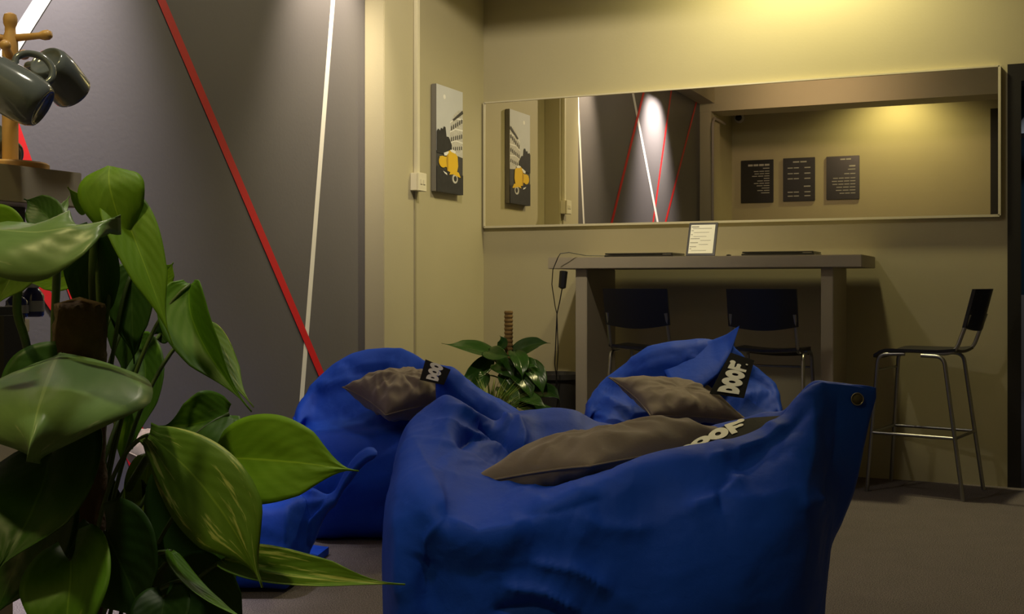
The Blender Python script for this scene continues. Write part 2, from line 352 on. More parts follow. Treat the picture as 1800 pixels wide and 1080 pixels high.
# laptops
def on_y(u, Y):
    a = (u - 900) / F; dx, dy = D(a); return dx / dy * Y
def laptop(u0, u1, Y0, Y1, label):
    x0, x1 = on_y(u0, Y0), on_y(u1, Y0); e = empty('laptop', ((x0 + x1) / 2, Y0, 1.141), label, 'laptop', None)
    mb = MB(); mb.box(x0, x1, Y0, Y1, 1.143, 1.153, bev=.002); mb.build('base', simple('laptop_base', (.020, .020, .018), .4), e)
    mb = MB(); mb.box(x0 + .003, x1 - .003, Y0 + .002, Y1, 1.155, 1.163, bev=.002); mb.build('lid', simple('laptop_lid', (.030, .030, .028), .35), e)
    mb = MB(); mb.box(x1 - .055, x1 - .010, Y0 - .001, Y0 + .002, 1.1535, 1.1565); mb.build('latch', CHROME, e)
laptop(1062, 1183, 5.66, 5.90, 'closed dark laptop on the left half of the bar table')
laptop(1303, 1431, 5.66, 5.90, 'closed black laptop on the right half of the bar table')
# sign in a frame, leaning back
x0, x1 = on_y(1205, 5.66), on_y(1256, 5.66); hh = .172; ln = .075
e = empty('framed_notice', ((x0 + x1) / 2, 5.66, 1.141), 'white printed sheet in a black stand frame on the bar table', 'sign')
Mt = Matrix.Translation((x0, 5.66, 1.145)) @ Matrix.Rotation(-math.atan2(ln, hh), 4, 'X'); Wd = x1 - x0; Ht = math.hypot(hh, ln)
mb = MB(); mb.box(0, Wd, 0, .012, 0, Ht, M=Mt, bev=.002); mb.build('frame', BLKF, e)
mb = MB(); mb.box(.012, Wd - .012, -.0012, 0, .013, Ht - .013, M=Mt)
for i, (a, b_, h) in enumerate([(.02, .34, .005), (.08, .9, .002), (.02, .12, .003), (.14, .8, .0015), (.02, .1, .003), (.14, .7, .0015), (.02, .42, .003), (.45, .9, .0015), (.02, .36, .003), (.4, .8, .0015), (.02, .3, .003), (.02, .1, .003), (.1, .75, .0015)]):
    zz = Ht - .022 - i * (Ht - .04) / 13; mb.box(.014 + a * (Wd - .03), .014 + b_ * (Wd - .03), -.0018, -.0012, zz - h, zz, m=1, M=Mt)
mb.build('sheet', [simple('white_sheet', (.88, .88, .82), .5), INK], e)  # plain off-white paper, one even colour
mb = MB(); mb.box(Wd * .35, Wd * .65, .012, .016, 0, .12, M=Mt @ Matrix.Translation((0, .004, .13)) @ Matrix.Rotation(.45, 4, 'X') @ Matrix.Translation((0, 0, -.13))); mb.build('easel_back', BLKF, e)
# charger and its cable
e = empty('laptop_charger', P(990, 472, 5.95), 'black laptop charger brick hanging by its cable at the left table end', 'charger')
mb = MB(); a, b_ = P(991, 476, 5.96), P(988, 508, 5.96); mb.tube([a, a.lerp(b_, .04), a.lerp(b_, .93), b_], [.012, .023, .021, .008], 8); autosmooth(mb.build('brick', BLK, e))
mb = MB(); pts = [P(*q) for q in ((1062, 450.0, 5.98), (1030, 449.5, 5.94), (1000, 444, 5.90), (985, 446, 5.90), (981, 452.4, 5.90))]
mb.tube(pts, .0025, 6); pts = [P(*q) for q in ((988, 508, 5.96), (984, 530, 5.98), (979, 552, 6.0), (977, 600, 6.02), (975, 640, 6.05), (982, 690, 6.08), (984, 740, 6.1))]
mb.tube(pts, .003, 6); pts = [P(*q) for q in ((981, 452.4, 5.90), (972, 474, 5.92), (970, 500, 5.96), (976, 540, 6.0), (979, 552, 6.0), (981, 620, 6.02), (976, 700, 6.1))]
mb.tube(pts, .0025, 6); mb.build('cable', BLK, e)
mb = MB(); c = P(1281, 452, 5.62); mb.lathe([(.012, 0), (.012, .004), (.004, .007)], Matrix.Translation((c.x, c.y, 1.1412))); tag(mb.build('rubber_disc', BLK), 'tiny dark disc on the bar table right of the framed sheet', 'disc')

# ------------------------------------------------------------------ stools
def make_stool(label):
    e = bpy.data.objects.new('bar_stool', None); COL.objects.link(e); tag(e, label, 'stool', 'black bar stools with steel legs')
    def part(mb, name, mat, sm=True):
        o = mk(name, mb.v, mb.f, mat, None, (0, 0, 0), False, mb.m); o.parent = e
        return autosmooth(o) if sm else o
    # seat: shallow curved black board, front edge rolled down
    nx, ny = 14, 8; V = []; Fc = []
    for s in (0, 1):
        for i in range(nx + 1):
            for j in range(ny + 1):
                x = -.175 + .385 * i / nx; y = (-.165 + .33 * j / ny) * (1 - .06 * (i / nx > .8))
                z = .692 - .012 * math.cos(y / .165 * PI / 2) - (.030 * max(0, (x - .14) / .07) ** 2) + .008 * max(0, (-.1 - x) / .07) - s * .014
                V.append((x, y, z))
    n = (nx + 1) * (ny + 1)
    for i in range(nx):
        for j in range(ny):
            a = i * (ny + 1) + j; q = (a, a + ny + 1, a + ny + 2, a + 1); Fc.append(q); Fc.append(tuple(k + n for k in q[::-1]))
    ring = [j for j in range(ny + 1)] + [i * (ny + 1) + ny for i in range(1, nx + 1)] + [nx * (ny + 1) + j for j in range(ny - 1, -1, -1)] + [i * (ny + 1) for i in range(nx - 1, 0, -1)]
    for a, b_ in zip(ring, ring[1:] + ring[:1]): Fc.append((a, b_, b_ + n, a + n))
    part(MB().add(V, Fc), 'seat', BLK)
    V = []; Fc = []; nh, nw = 6, 12
    for s in (0, 1):
        for i in range(nh + 1):
            for j in range(nw + 1):
                h = i / nh; y = (-.165 + .33 * j / nw); x = -.205 - .045 * h - .022 * math.cos(y / .165 * PI / 2) - s * .016
                z = .800 + .178 * h - (.020 * math.cos(y / .165 * PI / 2)) * (1 - h); V.append((x, y, z))
    n = (nh + 1) * (nw + 1)
    for i in range(nh):
        for j in range(nw):
            a = i * (nw + 1) + j; q = (a, a + 1, a + nw + 2, a + nw + 1); Fc.append(q); Fc.append(tuple(k + n for k in q[::-1]))
    ring = [j for j in range(nw + 1)] + [i * (nw + 1) + nw for i in range(1, nh + 1)] + [nh * (nw + 1) + j for j in range(nw - 1, -1, -1)] + [i * (nw + 1) for i in range(nh - 1, 0, -1)]
    for a, b_ in zip(ring, ring[1:] + ring[:1]): Fc.append((a, b_, b_ + n, a + n))
    part(MB().add(V, Fc), 'backrest', BLK)
    r = .0095
    for s in (-1, 1):
        part(MB().tube(arc_path([(.06, s * .150, .668), (.185, s * .158, .662), (.232, s * .185, 0)], .04), r), 'leg', CHROME)
        part(MB().tube(arc_path([(-.02, s * .165, .664), (-.125, s * .170, .662), (-.215, s * .185, 0)], .04), r), 'leg', CHROME)
        part(MB().tube(arc_path([(-.03, s * .150, .676), (-.170, s * .155, .676), (-.235, s * .150, .86)], .05), r), 'back_support', CHROME)
        k = 1 - .285 / .66
        part(MB().tube([(.185 + .047 * k, s * (.158 + .027 * k), .285), (-.125 - .09 * k, s * (.170 + .015 * k), .285)], .008), 'footrest', CHROME)
    part(MB().tube([(.213, -.175, .285), (.213, .175, .285)], .008), 'footrest', CHROME)
    part(MB().tube([(-.177, -.178, .285), (-.177, .178, .285)], .008), 'footrest', CHROME)
    part(MB().tube([(.195, -.160, .585), (.195, .160, .585)], .006), 'crossbar', CHROME)
    return e
def copy_tree(src, parent=None):
    c = src.copy(); COL.objects.link(c)
    if parent: c.parent = parent
    for ch in list(src.children): copy_tree(ch, c)
    return c
s3 = make_stool('black bar stool standing free beside the wall, right of the table')
s1 = copy_tree(s3); s1['label'] = 'black bar stool tucked under the left half of the bar table'
s2 = copy_tree(s3); s2['label'] = 'black bar stool tucked under the right half of the bar table'
s3.location = (-.405, 5.85, 0); s3.rotation_euler = (0, 0, math.radians(168))
s1.location = (-1.725, 5.62, 0); s1.rotation_euler = (0, 0, PI / 2)
s2.location = (-1.105, 5.62, 0); s2.rotation_euler = (0, 0, PI / 2)

# ------------------------------------------------------------------ bean bags
def pchip(x, Y, xq):
    x = np.array(x, float); Y = np.array(Y, float); h = np.diff(x); dlt = np.diff(Y, axis=0) / h.reshape(-1, *([1] * (Y.ndim - 1)))
    m_ = np.zeros_like(Y); m_[0] = dlt[0]; m_[-1] = dlt[-1]
    a, b_ = dlt[:-1], dlt[1:]; ok = a * b_ > 0
    with np.errstate(divide='ignore', invalid='ignore'): hm = np.where(ok, 2 * a * b_ / (a + b_), 0)
    m_[1:-1] = hm
    i = np.clip(np.searchsorted(x, xq) - 1, 0, len(x) - 2); sh = (-1,) + (1,) * (Y.ndim - 1)
    t = ((xq - x[i]) / h[i]).reshape(sh); hh = h[i].reshape(sh)
    return (2 * t**3 - 3 * t**2 + 1) * Y[i] + (t**3 - 2 * t**2 + t) * hh * m_[i] + (-2 * t**3 + 3 * t**2) * Y[i + 1] + (t**3 - t**2) * hh * m_[i + 1]
def loopspline(C, n):      # C: (K, d) closed catmull-rom
    K = len(C); out = []
    per = n // K
    for i in range(K):
        p0, p1, p2, p3 = C[i - 1], C[i], C[(i + 1) % K], C[(i + 2) % K]
        for j in range(per):
            t = j / per
            out.append(.5 * ((2 * p1) + (-p0 + p2) * t + (2 * p0 - 5 * p1 + 4 * p2 - p3) * t * t + (-p0 + 3 * p1 - 3 * p2 + p3) * t**3))
    return np.array(out)
def seg_d(px, py, pl):
    best = np.full(px.shape, 1e9); sg = np.zeros(px.shape); al = np.zeros(px.shape); L = 0; tot = sum(math.dist(a, b) for a, b in zip(pl, pl[1:]))
    for (x0, y0), (x1, y1) in zip(pl, pl[1:]):
        dx, dy = x1 - x0, y1 - y0; l2 = dx * dx + dy * dy; l = math.sqrt(l2)
        t = np.clip(((px - x0) * dx + (py - y0) * dy) / l2, 0, 1); ex = px - x0 - t * dx; ey = py - y0 - t * dy; d = np.hypot(ex, ey)
        s = np.sign(ex * dy - ey * dx); q = d < best; best = np.where(q, d, best); sg = np.where(q, s, sg); al = np.where(q, (L + t * l) / tot, al); L += l
    return best, sg, al
def make_bag(root, stations, creases=(), M_=200, per=14, wr=.010, seed=0, smooth_it=2, name='shell'):
    us = [s[0] for s in stations]; ctrl = []
    for u, pts in stations:
        row = []
        for (t, v) in pts:
            z = .004 if v is None else CH + (500 - v) / F * t
            row.append(((u - 900) / F * t, t, z))
        ctrl.append(row)
    ctrl = np.array(ctrl); uq = np.linspace(us[0], us[-1], M_)
    # arc-like resample: keep stations spread evenly
    G = pchip(us, ctrl, uq); K = G.shape[1]
    grid = np.array([loopspline(G[i], per * K) for i in range(M_)]); n = per * K
    grid[:, :, 2] = np.maximum(grid[:, :, 2], .003)
    for _ in range(smooth_it):
        g = grid.copy(); g[1:-1] = (grid[:-2] + 2 * grid[1:-1] + grid[2:]) / 4; g = (np.roll(g, 1, 1) + 2 * g + np.roll(g, -1, 1)) / 4; grid = g
    def normals(g):
        du = np.gradient(g, axis=0); dv = np.roll(g, -1, 1) - np.roll(g, 1, 1); nn = np.cross(du, dv); l = np.linalg.norm(nn, axis=2, keepdims=True); return nn / np.maximum(l, 1e-9)
    nn = normals(grid); cen = grid.reshape(-1, 3).mean(0)
    if np.sum(nn * (grid - cen)) < 0: nn = -nn
    disp = np.zeros(grid.shape[:2]); sc = Vector((seed * 3.1, seed * 1.7, seed * .9))
    for i in range(M_):
        for j in range(n):
            p = Vector(grid[i, j]) + sc
            w1 = noise.noise(Vector((p.x * 2.4, p.y * 2.4, p.z * 2.6)))
            wp = Vector((p.x * 5 + 1.5 * w1, p.y * 5, p.z * 8 + 1.2 * w1))
            r_ = 1 - abs(noise.noise(wp)) * 2.6; r2 = 1 - abs(noise.noise(wp * 2.1 + Vector((9, 3, 1)))) * 2.4
            r3 = 1 - abs(noise.noise(wp * 4.3 + Vector((2, 7, 5)))) * 2.4
            disp[i, j] = wr * (.5 * w1 + .60 * max(0, r_) ** 1.0 + .34 * max(0, r2) * max(0, .5 + w1) + .16 * max(0, r3) * max(0, .5 - w1))
    edge = np.minimum(np.arange(M_), np.arange(M_)[::-1]) / (M_ * .03); disp *= np.clip(edge, 0, 1)[:, None]
    thick = np.abs(grid[:, :, 1].max(1) - grid[:, :, 1].min(1)); disp *= np.clip(thick / .25, .15, 1)[:, None]
    U = 900 + F * grid[:, :, 0] / grid[:, :, 1]; V = 500 - F * (grid[:, :, 2] - CH) / grid[:, :, 1]
    face = np.clip(-(nn[:, :, 0] * grid[:, :, 0] + nn[:, :, 1] * grid[:, :, 1] + nn[:, :, 2] * (grid[:, :, 2] - CH)) / np.linalg.norm(grid, axis=2) * 4 + .4, 0, 1)
    for (pl, wl_, wr_, dep) in creases:
        d, s, al = seg_d(U, V, pl); ww = np.where(s > 0, wl_, wr_); fall = np.exp(-(d / ww) ** 1.0) * np.clip(np.minimum(al, 1 - al) * 5 + .15, 0, 1)
        disp += 1.5 * dep * fall * face
    grid = grid + nn * disp[:, :, None]; grid[:, :, 2] = np.maximum(grid[:, :, 2], .003)
    verts = [c2w(*grid[i, j]) for i in range(M_) for j in range(n)]
    faces = [(i * n + j, i * n + (j + 1) % n, (i + 1) * n + (j + 1) % n, (i + 1) * n + j) for i in range(M_ - 1) for j in range(n)]
    a = len(verts); verts.append(c2w(*grid[0].mean(0))); verts.append(c2w(*grid[-1].mean(0)))
    faces += [(a, (j + 1) % n, j) for j in range(n)] + [(a + 1, (M_ - 1) * n + j, (M_ - 1) * n + (j + 1) % n) for j in range(n)]
    o = mk(name, verts, faces, BLUE, root, smooth=True)
    bm = bmesh.new(); bm.from_mesh(o.data); bmesh.ops.recalc_face_normals(bm, faces=bm.faces); bm.to_mesh(o.data); bm.free()
    return o
# letter outlines in a unit box (x right, y up); each is outer + holes joined as strips
def ringshape(outer, inner):
    n = len(outer); return [outer[i] for i in range(n)] + [inner[i] for i in range(n)], [(i, (i + 1) % n, n + (i + 1) % n, n + i) for i in range(n)]
def letters_word(word):
    V = []; Fc = []; x = 0
    def add(v, f, x):
        n = len(V); V.extend([(p[0] + x, p[1]) for p in v]); Fc.extend([tuple(i + n for i in q) for q in f])
    for ch in word:
        if ch == 'O':
            n = 28; o_ = [(.42 + .44 * math.cos(2 * PI * i / n), .5 + .52 * math.sin(2 * PI * i / n)) for i in range(n)]; i_ = [(.42 + .13 * math.cos(2 * PI * i / n), .5 + .17 * math.sin(2 * PI * i / n)) for i in range(n)]
            add(*ringshape(o_, i_), x); x += .80
        elif ch == 'D':
            n = 28; o_ = []; i_ = []
            for i in range(n):
                a = 2 * PI * i / n; c_, s_ = math.cos(a), math.sin(a)
                o_.append((.30 + (.52 * c_ if c_ > 0 else .26 * max(-1, c_ * 1.8)), .5 + .5 * max(-1, min(1, s_ * (1.0 if c_ > 0 else 1.5))))); i_.append((.34 + (.15 * c_ if c_ > 0 else .07 * c_), .5 + .16 * s_))
            add(*ringshape(o_, i_), x); x += .78
        elif ch == 'F':
            n = 16
            for q in ([(.08, 0), (.34, 0), (.34, 1.02), (.08, 1.02)], [(.30, .70), (.72, .74), (.72, .98), (.30, 1.02)], [(.30, .36), (.62, .40), (.62, .60), (.30, .64)]): add(q, [(0, 1, 2, 3)], x)
            for cx, cy, r_ in ((.78, .90, .17), (.64, .50, .13)): add([(cx + r_ * math.cos(2 * PI * i / n), cy + r_ * math.sin(2 * PI * i / n)) for i in range(n)], [tuple(range(n))], x)
            x += .82
        elif ch == '.':
            n = 12; add([(.10 + .07 * math.cos(2 * PI * i / n), .08 + .07 * math.sin(2 * PI * i / n)) for i in range(n)], [tuple(range(n))], x); x += .2
    return [(p[0] / x, p[1]) for p in V], Fc
def label_patch(root, fn, word, rect, nrm, name='woven_label', thick=.004):
    """fn(a,b) -> world point; a along reading direction, b letter-up"""
    na, nb = 14, 8; V = []; Fc = []
    for s in (0, 1):
        for i in range(na + 1):
            for j in range(nb + 1): V.append(fn(i / na, j / nb) - nrm * thick * s)
    n = (na + 1) * (nb + 1)
    for i in range(na):
        for j in range(nb):
            a = i * (nb + 1) + j; q = (a, a + nb + 1, a + nb + 2, a + 1); Fc.append(q); Fc.append(tuple(k + n for k in q[::-1]))
    ring = [j for j in range(nb + 1)] + [i * (nb + 1) + nb for i in range(1, na + 1)] + [na * (nb + 1) + j for j in range(nb - 1, -1, -1)] + [i * (nb + 1) for i in range(na - 1, 0, -1)]
    for a, b_ in zip(ring, ring[1:] + ring[:1]): Fc.append((a, b_, b_ + n, a + n))
    lab = mk(name, V, Fc, TAGM, root, smooth=False); lab['label'] = 'black label with white lettering'
    lv, lf = letters_word(word); a0, a1, b0, b1 = rect
    W = [fn(a0 + p[0] * (a1 - a0), b0 + p[1] * (b1 - b0)) + nrm * .0015 for p in lv]
    nv = len(W); W2 = [p + nrm * .0012 for p in W]
    mk('lettering', W + W2, [tuple(reversed(f)) for f in lf] + [tuple(i + nv for i in f) for f in lf], LETT, lab)
    return lab
def quadfn(c00, c10, c11, c01, bulge=Vector((0, 0, 0))):
    return lambda a, b_: (c00.lerp(c10, a)).lerp(c01.lerp(c11, a), b_) + bulge * (4 * a * (1 - a))
TC = (P(900, 500, 1) - P(900, 500, 3)).normalized()     # towards the viewer's side of the room

# --- front bag: K = 9 control points: fbot, flow, fbelly, fcrest, inner, valley, bcrest, bbelly, bbot
def st(u, fb, fl, fc, inn, val, bc, bb, bo, flo=None):
    return (u, [fb, flo or ((fb[0] + fl[0]) / 2 - .03, None if fb[1] is None and fl[1] is None else ((1180 if fb[1] is None else fb[1]) + fl[1]) / 2), fl, fc, inn, val, bc, bb, bo])
fr = empty('bean_bag', c2w(.27, 3.0, 0), 'large royal blue bean bag in front with one upright cornered end and an eyelet', 'bean bag', 'blue bean bags')
S = [
 (672, [(2.98, 1010), (2.96, 1000), (2.94, 985), (2.96, 970), (3.0, 965), (3.02, 970), (3.04, 985), (3.03, 1000), (3.0, 1010)]),
 (676, [(2.82, None), (2.72, 1080), (2.70, 980), (2.74, 930), (2.85, 890), (2.95, 890), (3.10, 920), (3.15, 980), (3.05, None)]),
 (690, [(2.68, None), (2.56, 1120), (2.54, 980), (2.64, 880), (2.80, 850), (2.95, 846), (3.20, 856), (3.32, 930), (3.20, None)]),
 (705, [(2.62, None), (2.48, 1130), (2.47, 980), (2.58, 868), (2.76, 815), (2.95, 790), (3.25, 790), (3.40, 900), (3.30, None)]),
 (725, [(2.60, None), (2.44, 1140), (2.42, 985), (2.54, 872), (2.74, 805), (2.95, 760), (3.25, 746), (3.44, 880), (3.38, None)]),
 (755, [(2.58, None), (2.41, 1150), (2.38, 1000), (2.50, 888), (2.72, 812), (2.95, 752), (3.22, 717), (3.46, 860), (3.42, None)]),
 (785, [(2.56, None), (2.39, 1160), (2.36, 1010), (2.48, 912), (2.72, 822), (2.95, 752), (3.16, 700), (3.46, 860), (3.45, None)]),
 (830, [(2.54, None), (2.37, 1165), (2.34, 1020), (2.46, 928), (2.72, 842), (2.95, 785), (3.14, 722), (3.46, 860), (3.48, None)]),
 (875, [(2.53, None), (2.36, 1165), (2.33, 1020), (2.46, 924), (2.74, 850), (2.98, 812), (3.22, 742), (3.48, 860), (3.50, None)]),
 (910, [(2.53, None), (2.36, 1165), (2.33, 1010), (2.47, 908), (2.76, 850), (3.00, 812), (3.30, 724), (3.50, 860), (3.50, None)]),
 (960, [(2.52, None), (2.36, 1165), (2.33, 1000), (2.48, 882), (2.76, 850), (3.02, 815), (3.34, 720), (3.52, 850), (3.50, None)]),
 (1005, [(2.52, None), (2.36, 1160), (2.33, 990), (2.49, 862), (2.76, 848), (3.02, 815), (3.34, 722), (3.52, 850), (3.50, None)]),
 (1055, [(2.52, None), (2.36, 1160), (2.34, 980), (2.51, 844), (2.76, 838), (3.02, 810), (3.34, 745), (3.52, 850), (3.50, None)]),
 (1110, [(2.52, None), (2.36, 1155), (2.34, 970), (2.53, 822), (2.76, 822), (3.00, 800), (3.30, 757), (3.50, 850), (3.48, None)]),
 (1200, [(2.53, None), (2.37, 1150), (2.35, 950), (2.57, 797), (2.76, 800), (2.96, 785), (3.22, 760), (3.44, 850), (3.42, None)]),
 (1290, [(2.55, None), (2.40, 1140), (2.38, 930), (2.62, 786), (2.76, 782), (2.92, 764), (3.10, 750), (3.36, 840), (3.35, None)]),
 (1340, [(2.57, None), (2.43, 1130), (2.41, 920), (2.66, 768), (2.77, 762), (2.90, 746), (3.02, 738), (3.28, 840), (3.30, None)]),
 (1375, [(2.60, None), (2.46, 1130), (2.44, 915), (2.69, 742), (2.78, 742), (2.88, 736), (2.96, 733), (3.20, 840), (3.24, None)]),
 (1405, [(2.63, None), (2.50, 1130), (2.48, 910), (2.72, 712), (2.78, 708), (2.84, 706), (2.92, 708), (3.10, 840), (3.16, None)]),
 (1432, [(2.68, 1240), (2.58, 1100), (2.54, 905), (2.74, 694), (2.78, 682), (2.82, 680), (2.88, 686), (3.00, 840), (3.06, 1180)]),
 (1445, [(2.74, 1100), (2.64, 1040), (2.60, 900), (2.75, 690), (2.78, 679), (2.81, 677), (2.86, 684), (2.94, 840), (2.96, 1050)]),
 (1456, [(2.76, 966), (2.70, 948), (2.66, 860), (2.76, 690), (2.78, 678), (2.80, 676), (2.84, 684), (2.88, 830), (2.86, 960)]),
 (1480, [(2.78, 914), (2.75, 900), (2.73, 820), (2.77, 690), (2.785, 678), (2.80, 676), (2.82, 686), (2.84, 810), (2.82, 908)]),
 (1506, [(2.785, 846), (2.77, 830), (2.765, 770), (2.775, 690), (2.785, 679), (2.795, 677), (2.805, 688), (2.815, 770), (2.80, 840)]),
 (1528, [(2.787, 742), (2.78, 738), (2.778, 722), (2.78, 694), (2.787, 681), (2.793, 680), (2.798, 692), (2.80, 722), (2.793, 740)]),
 (1540, [(2.789, 700), (2.787, 698), (2.787, 692), (2.787, 686), (2.789, 683), (2.791, 683), (2.792, 688), (2.792, 694), (2.791, 699)]),
]
CR = [([(728, 772), (745, 820), (772, 880), (784, 915)], 14, 40, .010),
      ([(784, 915), (840, 940), (900, 930), (930, 912)], 10, 50, .010),
      ([(784, 915), (755, 945), (742, 985)], 16, 16, .012),
      ([(765, 742), (800, 760), (850, 768), (905, 790)], 10, 40, .022),
      ([(800, 795), (830, 775), (865, 775), (900, 790)], 30, 8, -.025),
      ([(790, 712), (850, 745), (890, 780), (905, 800)], 9, 22, .022),
      ([(838, 730), (880, 770), (925, 812)], 7, 14, -.040),
      ([(855, 718), (880, 722), (900, 745)], 8, 20, .014),
      ([(905, 730), (922, 770), (918, 800)], 10, 26, .016),
      ([(760, 835), (820, 850), (900, 862), (960, 880)], 16, 34, .010),
      ([(900, 905), (980, 900), (1080, 872)], 20, 34, -.008),
      ([(1010, 905), (1060, 925), (1150, 930)], 20, 30, .008),
      ([(1200, 900), (1250, 880), (1310, 830)], 14, 40, .012),
      ([(1270, 905), (1262, 865), (1290, 835)], 10, 30, -.010),
      ([(1390, 740), (1350, 775), (1290, 800), (1240, 806)], 12, 26, .014),
      ([(1255, 792), (1300, 812), (1370, 770), (1430, 720)], 16, 22, -.014),
      ([(1400, 890), (1430, 882), (1440, 870)], 10, 14, .012),
      ([(880, 1030), (960, 1040), (1020, 1075)], 14, 24, .016),
      ([(860, 1075), (940, 1060), (1010, 1085)], 10, 20, -.014),
      ([(930, 985), (1010, 1000), (1080, 1040)], 14, 26, .014),
      ([(1430, 700), (1425, 800), (1400, 900)], 20, 26, .010),
      ([(1475, 690), (1470, 780), (1450, 880)], 14, 18, -.006),
      ([(700, 880), (705, 960), (700, 1060)], 16, 20, .006)]
def upright(st_):
    u, p = st_
    if 690 < u < 1440:
        k = min(1, (u - 690) / 60) * min(1, (1440 - u) / 330); p = list(p)
        for i, d in ((0, .05), (1, .10), (2, .12)): p[i] = (p[i][0] + d * k, p[i][1])
    return (u, p)
make_bag(fr, [upright(q) for q in S], CR, M_=320, per=24, wr=.008, seed=1)
# eyelet in the upright corner
c = P(1507, 702, 2.766); r_ = 10.5 / F * 2.77
Mz = Matrix.Translation(c) @ Matrix.Rotation(YAW, 4, 'Z') @ Matrix.Rotation(PI / 2, 4, 'X')
mb = MB(); mb.tube([Mz @ Vector((r_ * math.cos(a), r_ * math.sin(a), 0)) for a in [2 * PI * i / 28 for i in range(28)]], .0016, 8, closed=True); mb.lathe([(r_ - .001, -.003), (r_ - .001, -.001)], Mz, m=1)
mb.build('eyelet', [BRASS, simple('eyelet_hole', (.10, .085, .05), .8)], fr, smooth=True)
# label lying on the inner slope
def tagf(a, b_):
    lo = [P(1178, 803, 2.56), P(1240, 799, 2.575), P(1300, 790, 2.60), P(1345, 770, 2.645), P(1380, 744, 2.68)]; hi = [P(1180, 797, 2.62), P(1224, 774, 2.72), P(1268, 751, 2.80), P(1315, 735, 2.87), P(1374, 731, 2.90)]
    def pl(q, s):
        s *= 4; i = min(3, int(s)); return q[i].lerp(q[i + 1], s - i)
    return pl(lo, a).lerp(pl(hi, a), b_)
label_patch(fr, tagf, 'DOOF', (.02, .68, .56, 1.0), Vector((.1, -.35, .9)).normalized())

# --- back bag under the table
bk = empty('bean_bag', c2w(.66, 4.65, 0), 'royal blue bean bag with a pointed top in front of the bar table', 'bean bag', 'blue bean bags')
def s3(u, top, tt=4.78, fc=790, w_=1.0, t0=4.25):
    return (u, [(t0 + .05, None), (t0 - .02, 900), (t0 + .0, 830), (t0 + .06, max(fc, top + 20)), (t0 + .22, max(fc - 35, top + 12)), (tt - .15, max(top + 28, top + (fc - top) * .35)), (tt, top), (tt + .14, top + 80), (tt + .12, None)])
S3 = [(1022, [(4.55, 800), (4.53, 790), (4.52, 780), (4.53, 765), (4.56, 755), (4.58, 755), (4.60, 765), (4.60, 780), (4.58, 795)]),
      s3(1030, 722, 4.65, 780, t0=4.40), s3(1045, 690, 4.72, 770, t0=4.32), s3(1075, 663, 4.76, 775), s3(1110, 635), s3(1150, 611), s3(1190, 602), s3(1240, 600), s3(1262, 603),
      s3(1282, 612), s3(1300, 626), s3(1322, 641), s3(1350, 663, 4.76), s3(1366, 688, 4.72, 775, t0=4.34), s3(1374, 715, 4.66, 780, t0=4.42),
      (1382, [(4.55, 800), (4.53, 790), (4.52, 780), (4.53, 765), (4.56, 755), (4.58, 755), (4.60, 765), (4.60, 780), (4.58, 795)])]
CR3 = [([(1298, 580), (1262, 618), (1225, 665), (1160, 690)], 18, 10, .022),
       ([(1285, 622), (1262, 640), (1232, 685)], 6, 16, -.030),
       ([(1110, 640), (1180, 615), (1250, 608)], 10, 30, .012),
       ([(1090, 680), (1150, 668), (1230, 650)], 12, 20, -.012),
       ([(1100, 665), (1160, 640), (1210, 640)], 10, 24, .008),
       ([(1200, 625), (1225, 640), (1240, 665)], 6, 8, .008),
       ([(1310, 655), (1340, 672), (1365, 700)], 8, 18, -.014),
       ([(1300, 700), (1340, 690), (1372, 692)], 10, 16, .010),
       ([(1060, 700), (1080, 715), (1130, 735)], 10, 16, .012)]
make_bag(bk, S3, CR3, M_=200, per=12, wr=.012, seed=2, smooth_it=1)
# pointed corner
def pline(q, a):
    a *= len(q) - 1; i = min(len(q) - 2, int(a)); return q[i].lerp(q[i + 1], a - i)
e1_ = [P(1150, 618, 4.77), P(1200, 606, 4.76), P(1250, 599, 4.74), P(1278, 588, 4.72), P(1300, 573, 4.70)]
e2_ = [P(1190, 700, 4.50), P(1232, 686, 4.50), P(1262, 660, 4.55), P(1284, 625, 4.63), P(1300, 573, 4.70)]
V = []; Fc = []; na, nb = 24, 12
for s_ in (0, 1):
    for i in range(na + 1):
        for j in range(nb + 1):
            a, b_ = i / na, j / nb; p = pline(e1_, a).lerp(pline(e2_, a), b_)
            p = p + TC * (.020 * math.sin(PI * b_ * b_) * (1 - a) - .012 * math.sin(2 * PI * b_) * (1 - a) + .006 * noise.noise(Vector((a * 5, b_ * 3, 2))) * (1 - a) - .006 * s_); V.append(p)
n_ = (na + 1) * (nb + 1)
for i in range(na):
    for j in range(nb):
        k = i * (nb + 1) + j; q = (k, k + nb + 1, k + nb + 2, k + 1); Fc.append(q); Fc.append(tuple(x + n_ for x in q[::-1]))
ring = [j for j in range(nb + 1)] + [i * (nb + 1) + nb for i in range(1, na + 1)] + [na * (nb + 1) + j for j in range(nb - 1, -1, -1)] + [i * (nb + 1) for i in range(na - 1, 0, -1)]
for a, b_ in zip(ring, ring[1:] + ring[:1]): Fc.append((a, b_, b_ + n_, a + n_))
mk('corner_flap', V, Fc, BLUE, bk, smooth=True)
label_patch(bk, quadfn(P(1308, 700, 4.40), P(1326, 634, 4.50), P(1284, 620, 4.56), P(1247, 692, 4.44)), 'DOOF.', (.06, .86, .18, .82), (TC + Vector((0, 0, .4))).normalized())
